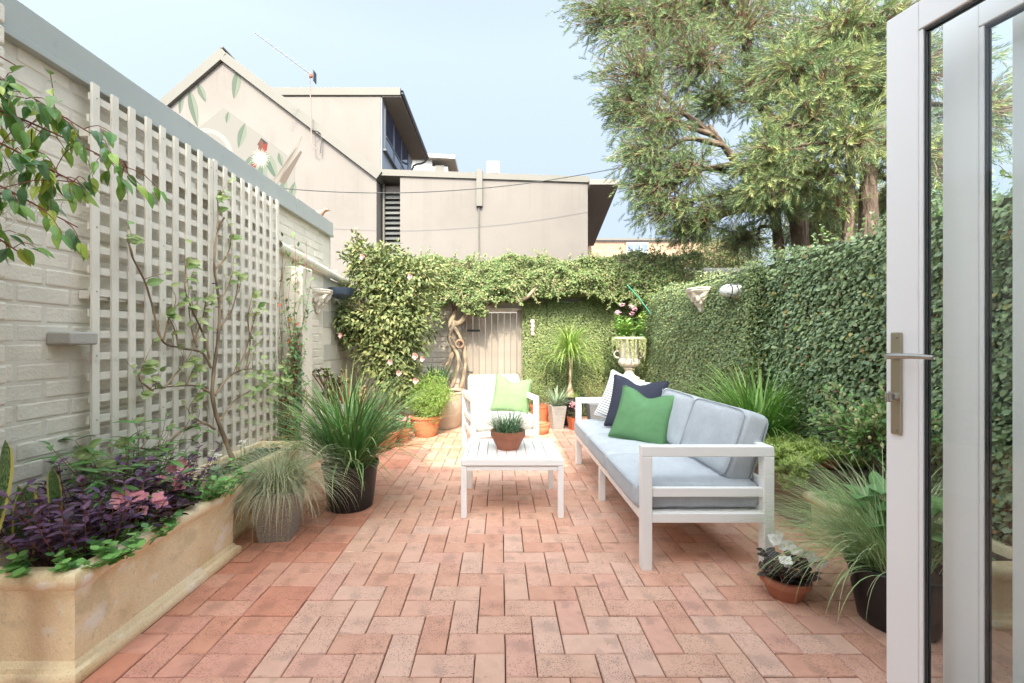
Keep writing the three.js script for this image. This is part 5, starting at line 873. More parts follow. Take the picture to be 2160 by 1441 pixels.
  const ties = mat([0.02, 0.02, 0.02], 0.6); for (const [d, y] of [[2.99, 1.62], [3.03, 1.46], [3.01, 1.28]]) mesh('tie', new THREE.TorusGeometry(0.016, 0.002, 5, 12), ties, t, [-0.07, y - 0.35, d - 2.83], [PI / 2, 0, 0]);
}
{ // red-stemmed climber at the end of the trellis
  reseed(121);
  const t = thing('red_climber', 'thin red-twigged climber with small green leaves at the trellis end', 'climber', [-1.93, 0.2, 4.02]), st = [], L = [];
  for (let i = 0; i < 26; i++) { const pts = []; let x = rr(-0.05, 0.02), d = rr(-0.12, 0.1); const H = rr(0.5, 2.1); for (let k = 0; k <= 6; k++) { pts.push(V(x, H * k / 6, d)); x = clamp(x + rr(-0.04, 0.05), -0.08, 0.22); d += rr(-0.07, 0.08); } st.push(tube(pts, 0.004, 0.0015, 14, 4)); const c = new THREE.CatmullRomCurve3(pts); for (let k = 0; k < 52; k++) { const u = Math.pow(rnd(), 0.9); if (u > 0.7 && rnd() < 0.4) continue; L.push(aim(ball().add(v3(0.4, -0.2, 0.3)), v3(0.3, 1, 0.3).add(ball().multiplyScalar(0.4)), c.getPoint(u).add(ball().multiplyScalar(0.04)), rr(0.6, 1.2))); } }
  stuff(mesh('stems', merge(st), M.redTwig, t));
  copies('foliage', leafGeo(0.048, 0.022), M.leaf, t, L, Object.assign(() => rnd() < 0.1 ? tint([[0.6, 0.12, 0.05], [0.6, 0.35, 0.06]]) : tint(G.mint.concat(G.dark)), { isFn: true }));
}
{ // overhanging fig branch at the left edge, rooted in the corner by the house
  reseed(131);
  const t = thing('weeping_fig', 'leafy fig branches hanging in from the left edge of the frame', 'tree', [-1.85, 0, 1.0]), o = t.position;
  mesh('trunk', tube([V(-1.85, 0, 1.0), V(-1.83, 0.8, 1.02), V(-1.87, 1.5, 1.05), V(-1.82, 2.2, 1.08)].map(p => p.sub(o)), 0.035, 0.018, 16, 8, 0.1), M.paleBark, t);
  const leaf = leafGeo(0.062, 0.027, { fold: 0.25, bend: 0.3, n: 5, at: 0.72 }), L = [], tw = [];
  const bough = (a, b, n, w) => { const A = V(...a), Bv = V(...b), m = A.clone().lerp(Bv, 0.5).add(v3(0, 0.05, 0)); mesh('bough', tube([A, m, Bv].map(p => p.clone().sub(o)), 0.006, 0.002, 10, 6), M.redTwig, t); const c = new THREE.QuadraticBezierCurve3(A, m, Bv);
    for (let i = 0; i < n; i++) { const s = c.getPoint(rr(0.25, 1)), e = s.clone().add(v3(gauss() * w, gauss() * w * 0.8 - 0.03, gauss() * w)); tw.push(tube([s, s.clone().lerp(e, 0.5).add(v3(0, 0.02, 0)), e].map(p => p.clone().sub(o)), 0.002, 0.0012, 4, 4)); for (let k = 0; k < 5; k++) { const q = s.clone().lerp(e, 0.3 + 0.7 * k / 4), d = e.clone().sub(s).normalize().multiplyScalar(0.7).add(v3(0, -0.75, 0)).add(ball().multiplyScalar(0.55)); L.push(aim(d, v3(rr(-0.2, 0.6), 1, 0.5).add(ball().multiplyScalar(0.4)), q.sub(o), rr(0.75, 1.15))); } } };
  bough([-1.82, 2.1, 1.1], [-1.5, 1.98, 1.62], 34, 0.13); bough([-1.84, 1.9, 1.08], [-1.5, 1.78, 1.55], 32, 0.12); bough([-1.84, 1.8, 1.08], [-1.48, 1.62, 1.52], 18, 0.1); bough([-1.83, 1.75, 1.06], [-1.62, 1.5, 1.5], 14, 0.08); bough([-1.83, 2.15, 1.08], [-1.72, 2.2, 1.55], 5, 0.06); bough([-1.82, 1.95, 1.1], [-1.46, 1.9, 1.7], 20, 0.1);
  stuff(mesh('twigs', merge(tw), M.redTwig, t));
  singles('leaf', leaf, tinted([[0.16, 0.36, 0.06], [0.26, 0.46, 0.08], [0.11, 0.27, 0.09], [0.18, 0.33, 0.17], [0.5, 0.6, 0.08]], 8, 0.35, 0.4), t, L.filter((_, i) => i % 5 < 3).slice(0, 300)); copies('foliage', leaf, leafMat([1, 1, 1], 0.35, 0.4), t, L.filter((_, i) => i % 5 > 2), [[0.16, 0.36, 0.06], [0.26, 0.46, 0.08], [0.11, 0.27, 0.09], [0.5, 0.6, 0.08]]);
  const a = thing('air_plant', 'tangle of pale thread-like tendrils hanging below the fig branches at the left edge', 'plant', [-1.74, 1.8, 1.55]), st = [];
  for (let i = 0; i < 90; i++) { const p = v3(gauss() * 0.09, gauss() * 0.06, gauss() * 0.07), l = [p.clone()]; for (let k = 0; k < 4; k++) l.push(p.add(v3(rr(-0.035, 0.035), rr(-0.06, 0.015), rr(-0.035, 0.035))).clone()); st.push(tube(l, 0.0011, 0.0007, 12, 4)); }
  stuff(mesh('tendrils', merge(st), mat([0.62, 0.6, 0.48], 0.9), a)); mesh('hanger', tube([V(0, 0, 0), V(0, 0.1, -0.05), V(-0.06, 0.25, -0.2)], 0.0015, 0.0015, 6, 4), M.dark, a);
}
// ---- grasses on the left
reseed(141);
squarePot('speckled grey square pot under the pale drooping sedge', M.speckle, 0.088, 0.125, 0.3, [-1.385, 0, 2.72], 0.12);
tuft('pale_sedge', 'pale straw-green sedge drooping over the grey square pot', [-1.385, 0.27, 2.72], 1300, { len: [0.3, 0.62], r: 0.09, tilt: [0.1, 1.0], droop: [1.6, 2.7], w: 0.0026, seg: 9, pal: G.sedge, tip: G.dry, pow: 1.1, wob: 0.25 });
roundPot('plastic_pot', 'big black plastic pot holding the large strappy grass', M.blackPlastic, 0.16, 0.195, 0.33, [-1.11, 0, 3.22], { lip: 0.01, lipH: 0.03 });
tuft('strappy_grass', 'large arching dark green strappy grass in the black pot', [-1.11, 0.3, 3.22], 640, { len: [0.5, 0.92], r: 0.14, tilt: [0, 1.1], droop: [0.45, 1.5], w: 0.012, seg: 8, wob: 0.18, pal: [[0.1, 0.25, 0.06], [0.17, 0.35, 0.08], [0.26, 0.43, 0.12], [0.08, 0.19, 0.06]], tip: [[0.34, 0.44, 0.14], [0.45, 0.4, 0.18]] });
// ---- left back corner
const ledge = thing('brick_ledge', 'low rendered ledge along the left wall carrying small pots', 'ledge', [-1.9, 0, 5.0]); mesh('top', box(0.34, 0.06, 1.1, 0.012, 2), M.wallPaint, ledge, [0, 0.47, 0]); mesh('base', box(0.3, 0.44, 1.06, 0.008), M.wallPaint, ledge, [0, 0.22, 0]);
function corbel(label, p, turn) { // plaster bracket: scrolled, narrowing downwards
  const t = thing('plaster_corbel', label, 'wall bracket', p, turn), pr = [[0.0, 0], [0.16, 0], [0.17, -0.02], [0.155, -0.04], [0.14, -0.05], [0.125, -0.09], [0.09, -0.13], [0.085, -0.16], [0.05, -0.2], [0.035, -0.245], [0.0, -0.26]];
  const g = uvBox(new THREE.LatheGeometry(pr.slice(1).map(([r, y]) => new THREE.Vector2(Math.max(r, 0.002), y)), 20, 0, PI)), q = g.attributes.position; for (let i = 0; i < q.count; i++) { const a = Math.atan2(q.getZ(i), q.getX(i)), k = 1 + (q.getY(i) < -0.045 ? 0.13 : 0.02) * Math.sin(a * 7 + q.getY(i) * 30); q.setX(i, q.getX(i) * k); q.setZ(i, q.getZ(i) * k); } g.computeVertexNormals();
  mesh('scroll', g, M.plaster, t); mesh('shelf', lathe([[0.001, 0.012], [0.165, 0.012], [0.175, 0.004], [0.172, -0.006], [0.001, -0.006]], 24), M.plaster, t);
  for (let i = 0; i < 5; i++) { const a = 0.3 + i * 0.64; mesh('leaf_ornament', new THREE.SphereGeometry(0.03, 10, 8).scale(0.9, 1.7, 0.9), M.plaster, t, [0.1 * Math.sin(a), -0.095, 0.1 * Math.cos(a)]); } return t;
}
corbel('cream plaster bracket on the left wall beside the pier', [WALLX + 0.01, 1.79, 4.9], 0);
{
  const t = thing('wall_bowl', 'dark blue half-round bowl fixed to the left wall behind the bracket', 'bowl', [WALLX + 0.02, 1.86, 5.22]);
  mesh('bowl', lathe([[0.001, -0.13], [0.07, -0.125], [0.13, -0.08], [0.15, 0], [0.14, 0], [0.12, -0.06], [0.06, -0.1]], 24), mat([0.03, 0.045, 0.075], 0.4), t, [0.15, 0, 0]); mesh('bracket', box(0.08, 0.02, 0.1, 0.003), M.dark, t, [0.03, -0.06, 0]);
}
{ // aeonium-like shrub
  const t = thing('jade_shrub', 'dark bronze-green rosette shrub on the ledge by the left wall', 'shrub', [-1.82, 0.5, 4.72]), L = [], st = [];
  for (let i = 0; i < 46; i++) { const e = v3(gauss() * 0.14, rr(0.1, 0.42), gauss() * 0.16); st.push(tube([v3(e.x * 0.15, 0, e.z * 0.15), v3(e.x * 0.5, e.y * 0.55, e.z * 0.5), e], 0.008, 0.005, 5, 5)); for (let k = 0; k < 15; k++) { const a = k * 2.4; L.push(aim(v3(Math.cos(a), 0.25 + k * 0.05, Math.sin(a)).add(ball().multiplyScalar(0.2)), v3(0, 1, 0), e.clone(), rr(0.7, 1.1))); } }
  stuff(mesh('stems', merge(st), M.redTwig, t)); copies('foliage', leafGeo(0.06, 0.026, { bend: 0 }), mat([1, 1, 1], 0.45), t, L, [[0.17, 0.13, 0.08], [0.2, 0.27, 0.09], [0.24, 0.15, 0.09], [0.3, 0.36, 0.13]]);
}
roundPot('clay_pot', 'small orange clay pot with columnar cactus on the left ledge', M.terraRed, 0.05, 0.07, 0.12, [-1.8, 0.5, 5.05], { lip: 0.008, lipH: 0.025 });
{
  const t = thing('column_cactus', 'slim brown-green columnar cactus in the small orange pot', 'cactus', [-1.8, 0.6, 5.05]);
  for (const [x, z, h] of [[0, 0, 0.3], [0.025, 0.02, 0.2], [-0.02, 0.015, 0.16]]) { const g = new THREE.CylinderGeometry(0.014, 0.018, h, 12, 6), p = g.attributes.position; for (let i = 0; i < p.count; i++) { const a = Math.atan2(p.getZ(i), p.getX(i)), k = 1 + 0.2 * Math.cos(a * 6); p.setX(i, p.getX(i) * k); p.setZ(i, p.getZ(i) * k); } g.computeVertexNormals(); mesh('column', uvBox(g), mat([0.28, 0.22, 0.12], 0.85), t, [x, h / 2, z]); }
  const o = thing('clay_ornament', 'knobbly terracotta ornament standing beside the cactus pot', 'ornament', [-1.66, 0.5, 5.2]); const b = mat([0.55, 0.34, 0.22], 0.85, { map: T.terra });
  mesh('base', lathe([[0.001, 0], [0.05, 0], [0.055, 0.02], [0.03, 0.05], [0.03, 0.06]], 16), b, o); for (let i = 0; i < 14; i++) { const a = i * 2.4, y = 0.06 + i * 0.0095; mesh('knob', new THREE.SphereGeometry(0.03 - i * 0.0009, 10, 8), b, o, [0.035 * Math.cos(a), y, 0.035 * Math.sin(a)]); }
}
stemPlant('succulent_cluster', 'cluster of blue-green rosette succulents below the camellia', [-1.42, 0.18, 4.95], 42, { h: [0.06, 0.28], r: 0.26, spread: 0.5, pairs: 5, leaf: leafGeo(0.06, 0.032, { bend: 0.05 }), pal: [[0.16, 0.3, 0.14], [0.22, 0.36, 0.18], [0.12, 0.22, 0.1]], own: 120, stemMat: M.redTwig });
roundPot('clay_pot', 'low clay pot under the blue-green succulents', M.terra, 0.2, 0.25, 0.2, [-1.42, 0, 4.97], {});
roundPot('clay_pot', 'small pale clay pot with pink flowers beside the round bush', M.terra, 0.07, 0.1, 0.17, [-1.2, 0, 5.3], { lip: 0.012, lipH: 0.035 });
{
  const t = stemPlant('pink_flowering_plant', 'low plant with small pink flowers in the pale clay pot', [-1.2, 0.14, 5.3], 22, { h: [0.05, 0.14], r: 0.09, spread: 1, pairs: 3, leaf: leafGeo(0.035, 0.02), pal: G.mint, own: 40, stemMat: green });
  blooms(t, 26, flowerGeo(5, 0.016, 0.012), tinted(G.pink, 4, 0.7), null, () => [v3(gauss() * 0.08, rr(0.08, 0.16), gauss() * 0.08), v3(rr(-0.5, 0.5), 0.6, 1)], [0.8, 1.3]);
}
roundPot('clay_pot', 'sunlit terracotta pot holding the round lime-green bush', M.terra, 0.135, 0.2, 0.27, [-0.965, 0, 5.62], { lip: 0.016, lipH: 0.035 });
{
  const t = thing('round_bush', 'dense rounded lime-green bush in the sunlit terracotta pot', 'shrub', [-0.93, 0.24, 5.62]), L = [], tw = [];
  for (const [x, y, z, r] of [[0, 0.33, 0, 0.3], [0.1, 0.28, 0.05, 0.27], [-0.12, 0.3, 0.05, 0.24], [0.02, 0.16, 0.08, 0.22]]) clumpLeaves(L, v3(x, y, z), v3(r, r * 0.82, r), 4200, { shell: 0.6 });
  for (let i = 0; i < 50; i++) { const e = v3(gauss() * 0.2, rr(0.2, 0.5), gauss() * 0.2); tw.push(tube([v3(0, 0, 0), v3(e.x * 0.4, e.y * 0.5, e.z * 0.4), e], 0.006, 0.002, 4, 4)); }
  stuff(mesh('twigs', merge(tw), M.twig, t)); copies('crown', leafGeo(0.022, 0.01, { n: 2 }), M.leaf, t, L, G.lime);
}
roundPot('large_planter', 'very large beige tapered planter behind the round bush', mat([0.5, 0.42, 0.33], 0.85, { map: T.paint, bumpMap: T.grit, bumpScale: 0.003 }), 0.27, 0.37, 0.52, [-0.86, 0, 6.22], { lip: 0.006, lipH: 0.03, bulge: 0.03, seg: 44, cat: 'planter' });
tuft('dark_strap_plant', 'dark strap-leaved plant in the very large beige planter', [-0.95, 0.48, 6.3], 60, { len: [0.3, 0.5], r: 0.14, tilt: [0, 0.5], droop: [0.2, 1.2], w: 0.035, seg: 7, pal: G.dark }, 'plant');

// ---- right back corner
reseed(151);
roundPot('plastic_pot', 'black pot topped with moss under the ponytail palm', M.blackPlastic, 0.17, 0.21, 0.42, [1.03, 0, 6.42], {});
{
  const t = thing('ponytail_palm', 'ponytail palm with slim trunk and fountain of thin lime leaves', 'palm', [1.03, 0.38, 6.42]);
  mesh('trunk', tube([v3(0, 0, 0), v3(0, 0.06, 0), v3(0.005, 0.2, 0), v3(0.01, 0.45, 0), v3(0.02, 0.6, 0)], u => 0.075 - 0.055 * smooth(0, 0.4, u), 0, 20, 10, 0.05), mat([0.5, 0.42, 0.3], 0.9, { map: T.bark }), t);
  stuff(mesh('fronds', blades(420, { len: [0.5, 0.95], r: 0.02, tilt: [0, 1.25], droop: [1.3, 2.6], w: 0.0095, seg: 9, pal: G.lime, y0: 0.6 }), M.blade, t));
  copies('moss', leafGeo(0.02, 0.008, { n: 2 }), M.leaf, t, clumpLeaves([], v3(0, 0.03, 0), v3(0.2, 0.05, 0.2), 1500, { shell: 0.3 }), G.lime);
}
squarePot('pale speckled square pot with a grey spiky plant near the sofa end', mat([0.62, 0.6, 0.55], 0.8, { map: T.speckle, bumpMap: T.grit, bumpScale: 0.001 }), 0.072, 0.108, 0.32, [0.8, 0, 6.12], 0.2);
tuft('spiky_plant', 'grey-green spiky rosette in the pale square pot', [0.8, 0.3, 6.12], 110, { len: [0.2, 0.36], r: 0.04, tilt: [0.1, 1.2], droop: [0.3, 1.0], w: 0.014, seg: 5, pal: [[0.3, 0.4, 0.26], [0.4, 0.5, 0.36], [0.2, 0.3, 0.17]] }, 'plant');
roundPot('clay_pot', 'tall terracotta pot just right of the armchair arm', M.terraRed, 0.1, 0.14, 0.3, [0.58, 0, 6.3], {});
stemPlant('leafy_shrub', 'loose light green shrub in the terracotta pot beside the gate', [0.55, 0.26, 6.4], 34, { h: [0.25, 0.62], r: 0.14, spread: 0.5, pairs: 8, leaf: leafGeo(0.045, 0.02), pal: G.figLight.concat(G.mint), own: 100, cat: 'shrub' });
roundPot('clay_bowl', 'low glazed terracotta bowl on the paving beside the armchair', M.terra, 0.1, 0.13, 0.14, [0.52, 0, 5.75], { bulge: 0.02 });
squarePot('small bright orange square pot with pink flowers near the sofa end', M.terraRed, 0.055, 0.08, 0.17, [1.03, 0, 6.02], 0.3);
{
  const t = stemPlant('pink_flowering_plant', 'small bronze plant with pink flowers in the orange square pot', [1.03, 0.14, 6.02], 14, { h: [0.08, 0.2], r: 0.05, spread: 0.8, pairs: 3, leaf: leafGeo(0.035, 0.022), pal: [[0.1, 0.09, 0.05], [0.14, 0.2, 0.08]], own: 40, stemMat: M.redTwig });
  blooms(t, 22, flowerGeo(4, 0.016, 0.014), tinted(G.pink, 4, 0.7), null, () => [v3(gauss() * 0.06, rr(0.14, 0.24), gauss() * 0.06), v3(rr(-0.5, 0.5), 0.6, 1)], [0.8, 1.3]);
}
squarePot('grey stone square pot behind the far arm of the sofa', mat([0.3, 0.32, 0.33], 0.7, { map: T.speckle }), 0.11, 0.14, 0.35, [1.37, 0, 6.1], 0);
stemPlant('leafy_shrub', 'small sunlit shrub in front of the ivy between palm and urn', [1.5, 0.3, 6.5], 30, { h: [0.2, 0.5], r: 0.16, spread: 0.5, pairs: 7, leaf: leafGeo(0.04, 0.018), pal: G.figLight, own: 60, cat: 'shrub' });
{ // urn
  const pd = thing('plinth', 'rendered plinth carrying the white urn behind the sofa', 'plinth', [1.9, 0, 6.4]); mesh('shaft', box(0.3, 0.6, 0.3, 0.008), M.plaster, pd, [0, 0.3, 0]); mesh('cap', box(0.36, 0.06, 0.36, 0.01, 2), M.plaster, pd, [0, 0.631, 0]);
  const t = thing('garden_urn', 'white fluted garden urn on a plinth in the sun', 'urn', [1.9, 0.661, 6.4]), m = M.plaster;
  mesh('foot', lathe([[0.001, 0], [0.15, 0], [0.155, 0.02], [0.14, 0.04], [0.1, 0.055], [0.065, 0.09], [0.055, 0.13], [0.065, 0.15], [0.085, 0.16], [0.085, 0.175], [0.06, 0.185]], 32), m, t);
  const flute = (pr, n, amp) => { const g = new THREE.LatheGeometry(pr.map(([r, y]) => new THREE.Vector2(r, y)), 64), p = g.attributes.position; for (let i = 0; i < p.count; i++) { const a = Math.atan2(p.getZ(i), p.getX(i)), k = 1 + amp * Math.cos(a * n); p.setX(i, p.getX(i) * k); p.setZ(i, p.getZ(i) * k); } g.computeVertexNormals(); return uvBox(g); };
  mesh('bowl', flute([[0.06, 0.18], [0.1, 0.19], [0.145, 0.22], [0.155, 0.26], [0.14, 0.3], [0.125, 0.31]], 14, 0.035), m, t); mesh('neck', flute([[0.125, 0.31], [0.135, 0.36], [0.145, 0.45], [0.165, 0.53], [0.19, 0.575]], 22, 0.02), m, t);
  mesh('rim', lathe([[0.185, 0.57], [0.215, 0.585], [0.225, 0.605], [0.215, 0.625], [0.19, 0.625], [0.18, 0.58]], 40), m, t); mesh('soil', new THREE.CircleGeometry(0.185, 24).rotateX(-PI / 2), M.soil, t, [0, 0.6, 0]);
  for (const s of [-1, 1]) mesh('handle', new THREE.TorusGeometry(0.05, 0.013, 8, 18, 1.3 * PI), m, t, [s * 0.165, 0.37, 0], [0, 0, s > 0 ? -0.65 * PI : 0.35 * PI]);
  const p = stemPlant('pink_geranium', 'green plant with pink flower heads growing in the white urn', [1.9, 1.26, 6.4], 34, { h: [0.1, 0.42], r: 0.12, spread: 0.6, pairs: 7, leaf: leafGeo(0.065, 0.045), pal: G.mint.concat(G.lime), own: 200, stemMat: green });
  blooms(p, 40, flowerGeo(5, 0.02, 0.016), tinted([[0.8, 0.45, 0.55], [0.75, 0.35, 0.45], [0.85, 0.6, 0.65]], 4, 0.7), null, i => { const c = [[-0.1, 0.5, 0], [0.03, 0.46, 0.05], [0.1, 0.44, 0], [0.02, 0.36, 0.12], [-0.18, 0.38, 0.05]][i % 5]; return [v3(c[0] + gauss() * 0.025, c[1] + gauss() * 0.025, c[2] + gauss() * 0.025), v3(rr(-0.5, 0.5), 0.8, rr(0, 1))]; }, [1, 1.6]);
  const st = [], q = thing('string_of_beads', 'pale green trailing strands hanging down over the urn rim', 'plant', [1.9, 1.26, 6.4]), bd = new THREE.IcosahedronGeometry(0.008, 1), bl = [];
  for (let i = 0; i < 30; i++) { const a = rr(-0.3, PI + 0.3), L = rr(0.08, 0.34), x = Math.cos(a) * 0.235, z = Math.sin(a) * 0.235; st.push(tube([v3(x * 0.7, 0.02, z * 0.7), v3(x * 0.95, 0.035, z * 0.95), v3(x, 0, z), v3(x * 1.02, -L, z * 1.02)], 0.002, 0.001, 8, 4)); for (let k = 0; k < L / 0.009; k++) bl.push(new THREE.Matrix4().makeTranslation(x + rr(-0.01, 0.01), -k * 0.009, z + rr(-0.01, 0.01))); }
  stuff(mesh('strands', merge(st), green, q)); copies('beads', bd, M.leaf, q, bl, [[0.4, 0.45, 0.2], [0.5, 0.52, 0.28], [0.32, 0.4, 0.16]]);
  const c = mesh('garden_cane', tube([V(1.86, 2.05, 6.35), V(2.02, 1.85, 6.3), V(2.17, 1.62, 6.25)], 0.006, 0.006, 4, 6), mat([0.05, 0.35, 0.24], 0.5), scene); tag(c, 'thin green garden cane leaning in the ivy above the urn', 'cane');
}
corbel('white plaster bracket high on the far fig-clad wall', [2.22, 1.79, 4.75], PI);
{
  const t = thing('bulkhead_lamp', 'caged oval bulkhead lamp on the far fig-clad wall', 'wall lamp', [2.2, 1.7, 4.1], 0);
  mesh('base', lathe([[0.001, 0], [0.075, 0], [0.08, 0.02], [0.07, 0.04], [0.001, 0.04]], 24), M.steel, t, [0.06, 0, 0], [0, 0, PI / 2]);
  mesh('lens', new THREE.SphereGeometry(0.075, 20, 14).scale(1.25, 0.85, 0.85), mat([0.62, 0.63, 0.6], 0.2), t, [-0.03, 0, 0]);
  for (const a of [0, PI / 3, -PI / 3]) mesh('cage_bar', new THREE.TorusGeometry(0.098, 0.0035, 6, 24, PI).scale(1, 0.72, 1).rotateZ(PI / 2), M.dark, t, [-0.02, 0, 0], [a, 0, 0]);
  mesh('cage_ring', new THREE.TorusGeometry(0.069, 0.0035, 6, 24).rotateY(PI / 2), M.dark, t, [-0.04, 0, 0]);
}
{ const t = thing('pink_ornament', 'small pink hanging ornament in the ivy beside the gate', 'ornament', [0.52, 1.42, 6.98]); for (let i = 0; i < 4; i++) mesh('bead', new THREE.SphereGeometry(0.038 - i * 0.003, 10, 8).scale(1, 1.15, 0.7), mat([0.75, 0.5, 0.45], 0.7), t, [0.004 * (i % 2), 0.12 - i * 0.065, 0]); mesh('cord', tube([v3(0, 0.14, 0), v3(0.004, 0.2, 0), v3(0, 0.26, -0.04)], 0.003, 0.003, 4, 4), M.twig, t); }

// ---- bowl of grass on the table
reseed(161);
roundPot('clay_bowl', 'wide terracotta bowl standing on the white table', M.terraDark, 0.085, 0.125, 0.14, [0.06, 0.4075, 3.3], { lip: 0.009, lipH: 0.045 });
tuft('mondo_grass', 'fine dark mondo grass growing in the terracotta bowl on the table', [0.06, 0.51, 3.3], 520, { len: [0.12, 0.28], r: 0.095, tilt: [0, 0.9], droop: [0.5, 1.9], w: 0.004, seg: 6, pal: G.dark.concat([[0.12, 0.2, 0.1]]) });

// ---- right side beds
reseed(171);
trough('weathered brown concrete trough behind the sofa, edged with lime sedum', 2.19, 3.55, 0.19, 0.72, 0.38, M.oldConcrete);
trough('low cream trough beside the near right grass with violets', 2.17, 2.3, 0.2, 0.44, 0.27, M.stone);
tuft('lomandra', 'big fresh green arching grass clump behind the sofa back', [2.17, 0.34, 3.62], 700, { len: [0.45, 0.95], r: 0.17, tilt: [0, 0.75], droop: [0.5, 1.9], w: 0.0125, seg: 9, pal: [[0.18, 0.4, 0.07], [0.26, 0.48, 0.1], [0.36, 0.56, 0.14], [0.14, 0.32, 0.07]], tip: [[0.4, 0.45, 0.12], [0.3, 0.42, 0.1]] });
{ // sedum mat: star tufts spilling over the rim
  const t = thing('sedum_mat', 'lime-green sedum spilling over the brown trough edge', 'ground cover', [2.08, 0.37, 3.02]), L = [], star = (() => { const l = []; for (let i = 0; i < 12; i++) { const a = i * 2.4; l.push(leafGeo(0.022, 0.005, { n: 2, bend: 0 }).applyMatrix4(aim(v3(Math.cos(a), 0.3 + i * 0.12, Math.sin(a)), v3(0, 1, 0.1), v3(0, i * 0.001, 0)))); } return merge(l); })();
  for (let i = 0; i < 2600; i++) { const x = rr(-0.2, 0.25), d = rr(-0.28, 0.4), h = 0.055 * fbm(x + 3, d + 3, 16, 2, 4) * 2, over = x < -0.1; const p = v3(x, over ? h - rr(0, 0.17) * smooth(-0.08, -0.18, x) : h, -d); L.push(aim(v3(0, 0, 1).applyAxisAngle(v3(0, 1, 0), rr(0, 6)), v3(over ? -0.7 : 0, 1, 0.25).add(ball().multiplyScalar(0.4)), p.add(v3(0, 0.02, 0)), rr(1.2, 2.0))); }
  copies('foliage', star, mat([1, 1, 1], 0.7), t, L, [[0.46, 0.58, 0.14], [0.55, 0.64, 0.22], [0.36, 0.5, 0.13]]);
}
roundPot('clay_saucer', 'shallow terracotta dish with one blue-green rosette in the trough', M.terra, 0.1, 0.135, 0.055, [2.17, 0.40, 2.95], { lip: 0.01, lipH: 0.02 });
{ const t = thing('echeveria', 'blue-green rosette succulent in the shallow terracotta dish', 'succulent', [2.17, 0.43, 2.95]), g = leafGeo(0.055, 0.03, { bend: -0.15, fold: 0.3, n: 4, at: 1.05 }), m = tinted([[0.2, 0.32, 0.24], [0.28, 0.4, 0.3]], 4, 0.5, 0.05); for (let i = 0; i < 26; i++) { const a = i * 2.4, k = 1 - i / 34; mesh('leaf', g, pick(m), t).applyMatrix4(aim(v3(Math.cos(a), 0.15 + i * 0.05, Math.sin(a)), v3(0, 1, 0.01), v3(0, 0.005 + i * 0.0008, 0), k)); } }
{
  const t = thing('gardenia_shrub', 'twiggy small-leaved shrub with buds against the near fig wall', 'shrub', [2.2, 0.22, 2.55]), L = [], tw = [];
  mesh('trunk', tube([v3(0, 0, 0), v3(-0.04, 0.12, 0.02), v3(0.03, 0.22, 0.03), v3(-0.02, 0.35, 0), v3(0.02, 0.5, -0.02)], 0.016, 0.008, 16, 7, 0.15), M.paleBark, t); mesh('branch', tube([v3(0.02, 0.2, 0.03), v3(0.1, 0.27, 0.1), v3(0.1, 0.36, 0.2)], 0.01, 0.005, 8, 6, 0.15), M.paleBark, t);
  for (let i = 0; i < 150; i++) { const e = v3(gauss() * 0.16, 0.52 + gauss() * 0.15, gauss() * 0.33), s = v3(e.x * 0.2, 0.4, e.z * 0.25); tw.push(tube([s, s.clone().lerp(e, 0.5).add(ball().multiplyScalar(0.03)), e], 0.004, 0.0015, 4, 4)); for (let k = 0; k < 17; k++) { const q = s.clone().lerp(e, rr(0.4, 1.05)); L.push(aim(e.clone().sub(s).normalize().add(ball().multiplyScalar(0.8)), v3(-0.4, 1, 0.2).add(ball().multiplyScalar(0.5)), q.add(ball().multiplyScalar(0.012)), rr(0.7, 1.2))); } }
  stuff(mesh('twigs', merge(tw), M.twig, t)); singles('leaf', leafGeo(0.048, 0.021), tinted(G.mint.concat(G.figLight), 6, 0.45, 0.25), t, L.slice(0, 160)); copies('foliage', leafGeo(0.042, 0.018), leafMat([1, 1, 1], 0.45, 0.25), t, L.slice(160), G.mint.concat(G.figLight));
  for (let i = 0; i < 22; i++) mesh('bud', new THREE.SphereGeometry(0.008, 8, 6).scale(1, 1.4, 1), mat([0.5, 0.5, 0.22], 0.6), t, [-0.1 + gauss() * 0.1, 0.55 + gauss() * 0.14, gauss() * 0.28]);
}
stemPlant('native_violet', 'low round-leaved violets covering the low cream trough', [2.1, 0.25, 2.42], 70, { h: [0.03, 0.075], r: 0.16, az: 2, spread: 1, pairs: 2, leaf: leafGeo(0.032, 0.03, { n: 4, at: 1 }), pal: G.mint, own: 140, stemMat: green, lean: v3(-0.3, 0, 0) });
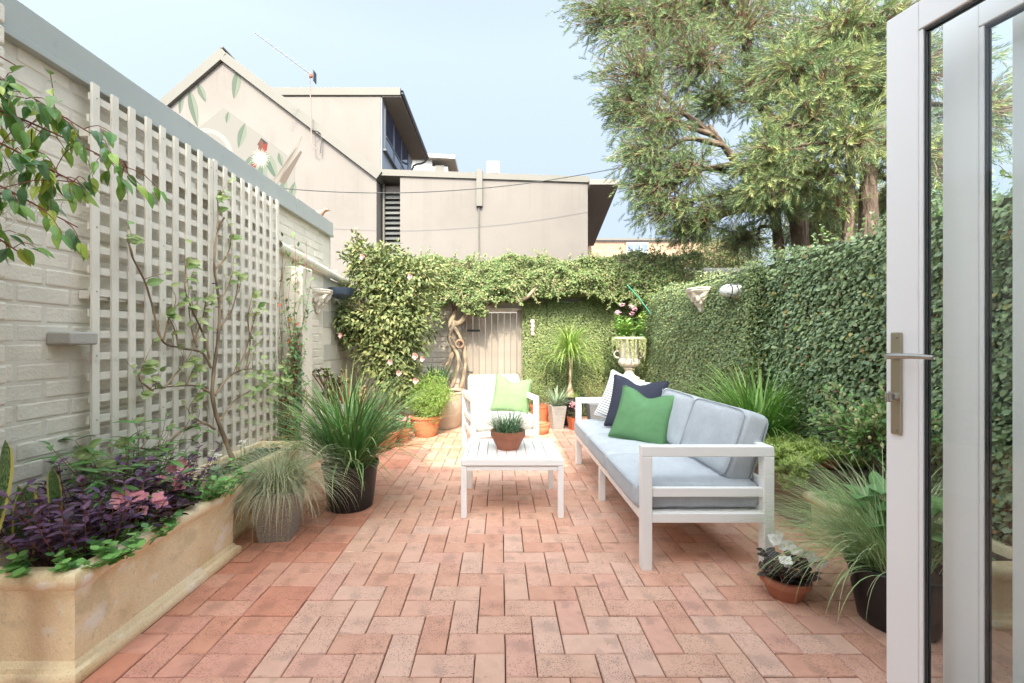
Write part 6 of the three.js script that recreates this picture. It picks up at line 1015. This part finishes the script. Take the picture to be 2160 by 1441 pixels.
stemPlant('broad_leaf_plant', 'plant with big smooth pale green leaves beside the door frame', [1.86, 0.24, 1.98], 5, { h: [0.18, 0.34], r: 0.06, spread: 0.6, pairs: 3, leaf: leafGeo(0.17, 0.085, { fold: 0.18, bend: 0.25, n: 6 }), pal: [[0.2, 0.4, 0.14], [0.28, 0.46, 0.2], [0.16, 0.34, 0.13]], own: 30, rough: 0.4, stemMat: green });
roundPot('plastic_pot', 'black plastic pot of fine grass in the near right corner', M.blackPlastic, 0.135, 0.175, 0.26, [1.72, 0, 1.88], { lip: 0.008, lipH: 0.025 });
tuft('fine_sedge', 'wispy arching green sedge in the black pot near the door', [1.72, 0.24, 1.88], 1000, { az: [0.86 * PI, 2 * PI], len: [0.28, 0.68], r: 0.14, tilt: [0.1, 1.2], droop: [1.0, 2.2], w: 0.0034, seg: 10, pal: [[0.34, 0.5, 0.18], [0.42, 0.56, 0.24], [0.52, 0.6, 0.34], [0.28, 0.44, 0.16]], tip: G.dry, wob: 0.2 });
roundPot('clay_bowl', 'brown terracotta bowl of white begonias on the paving by the sofa', M.terraDark, 0.068, 0.098, 0.1, [1.365, 0, 2.08], { lip: 0.01, lipH: 0.03 });
{
  const t = stemPlant('white_begonia', 'white flowering begonia with dark bronze leaves in the brown bowl', [1.365, 0.08, 2.08], 14, { h: [0.04, 0.12], r: 0.07, spread: 0.7, pairs: 2, leaf: leafGeo(0.06, 0.05, { fold: 0.15, n: 4 }), pal: [[0.05, 0.035, 0.04], [0.08, 0.05, 0.05]], own: 56, rough: 0.25, tr: 0.05, stemMat: M.redTwig });
  blooms(t, 22, flowerGeo(4, 0.026, 0.025), [M.petalWhite, mat([0.8, 0.8, 0.78], 0.7, { transmission: 0.2, thickness: 0 })], core, i => { const c = [[-0.07, 0.21, 0.02], [-0.03, 0.19, 0.05], [0.02, 0.17, 0.05], [0.07, 0.14, 0.05], [-0.05, 0.13, 0.08], [0.1, 0.11, 0.05]][i % 6]; return [v3(c[0] + gauss() * 0.03, c[1] + gauss() * 0.015, c[2] + gauss() * 0.03), v3(rr(-0.6, 0.4), rr(0.1, 0.8), rr(0.5, 1))]; }, [0.8, 1.1]);
}
renderer.render(scene, camera);
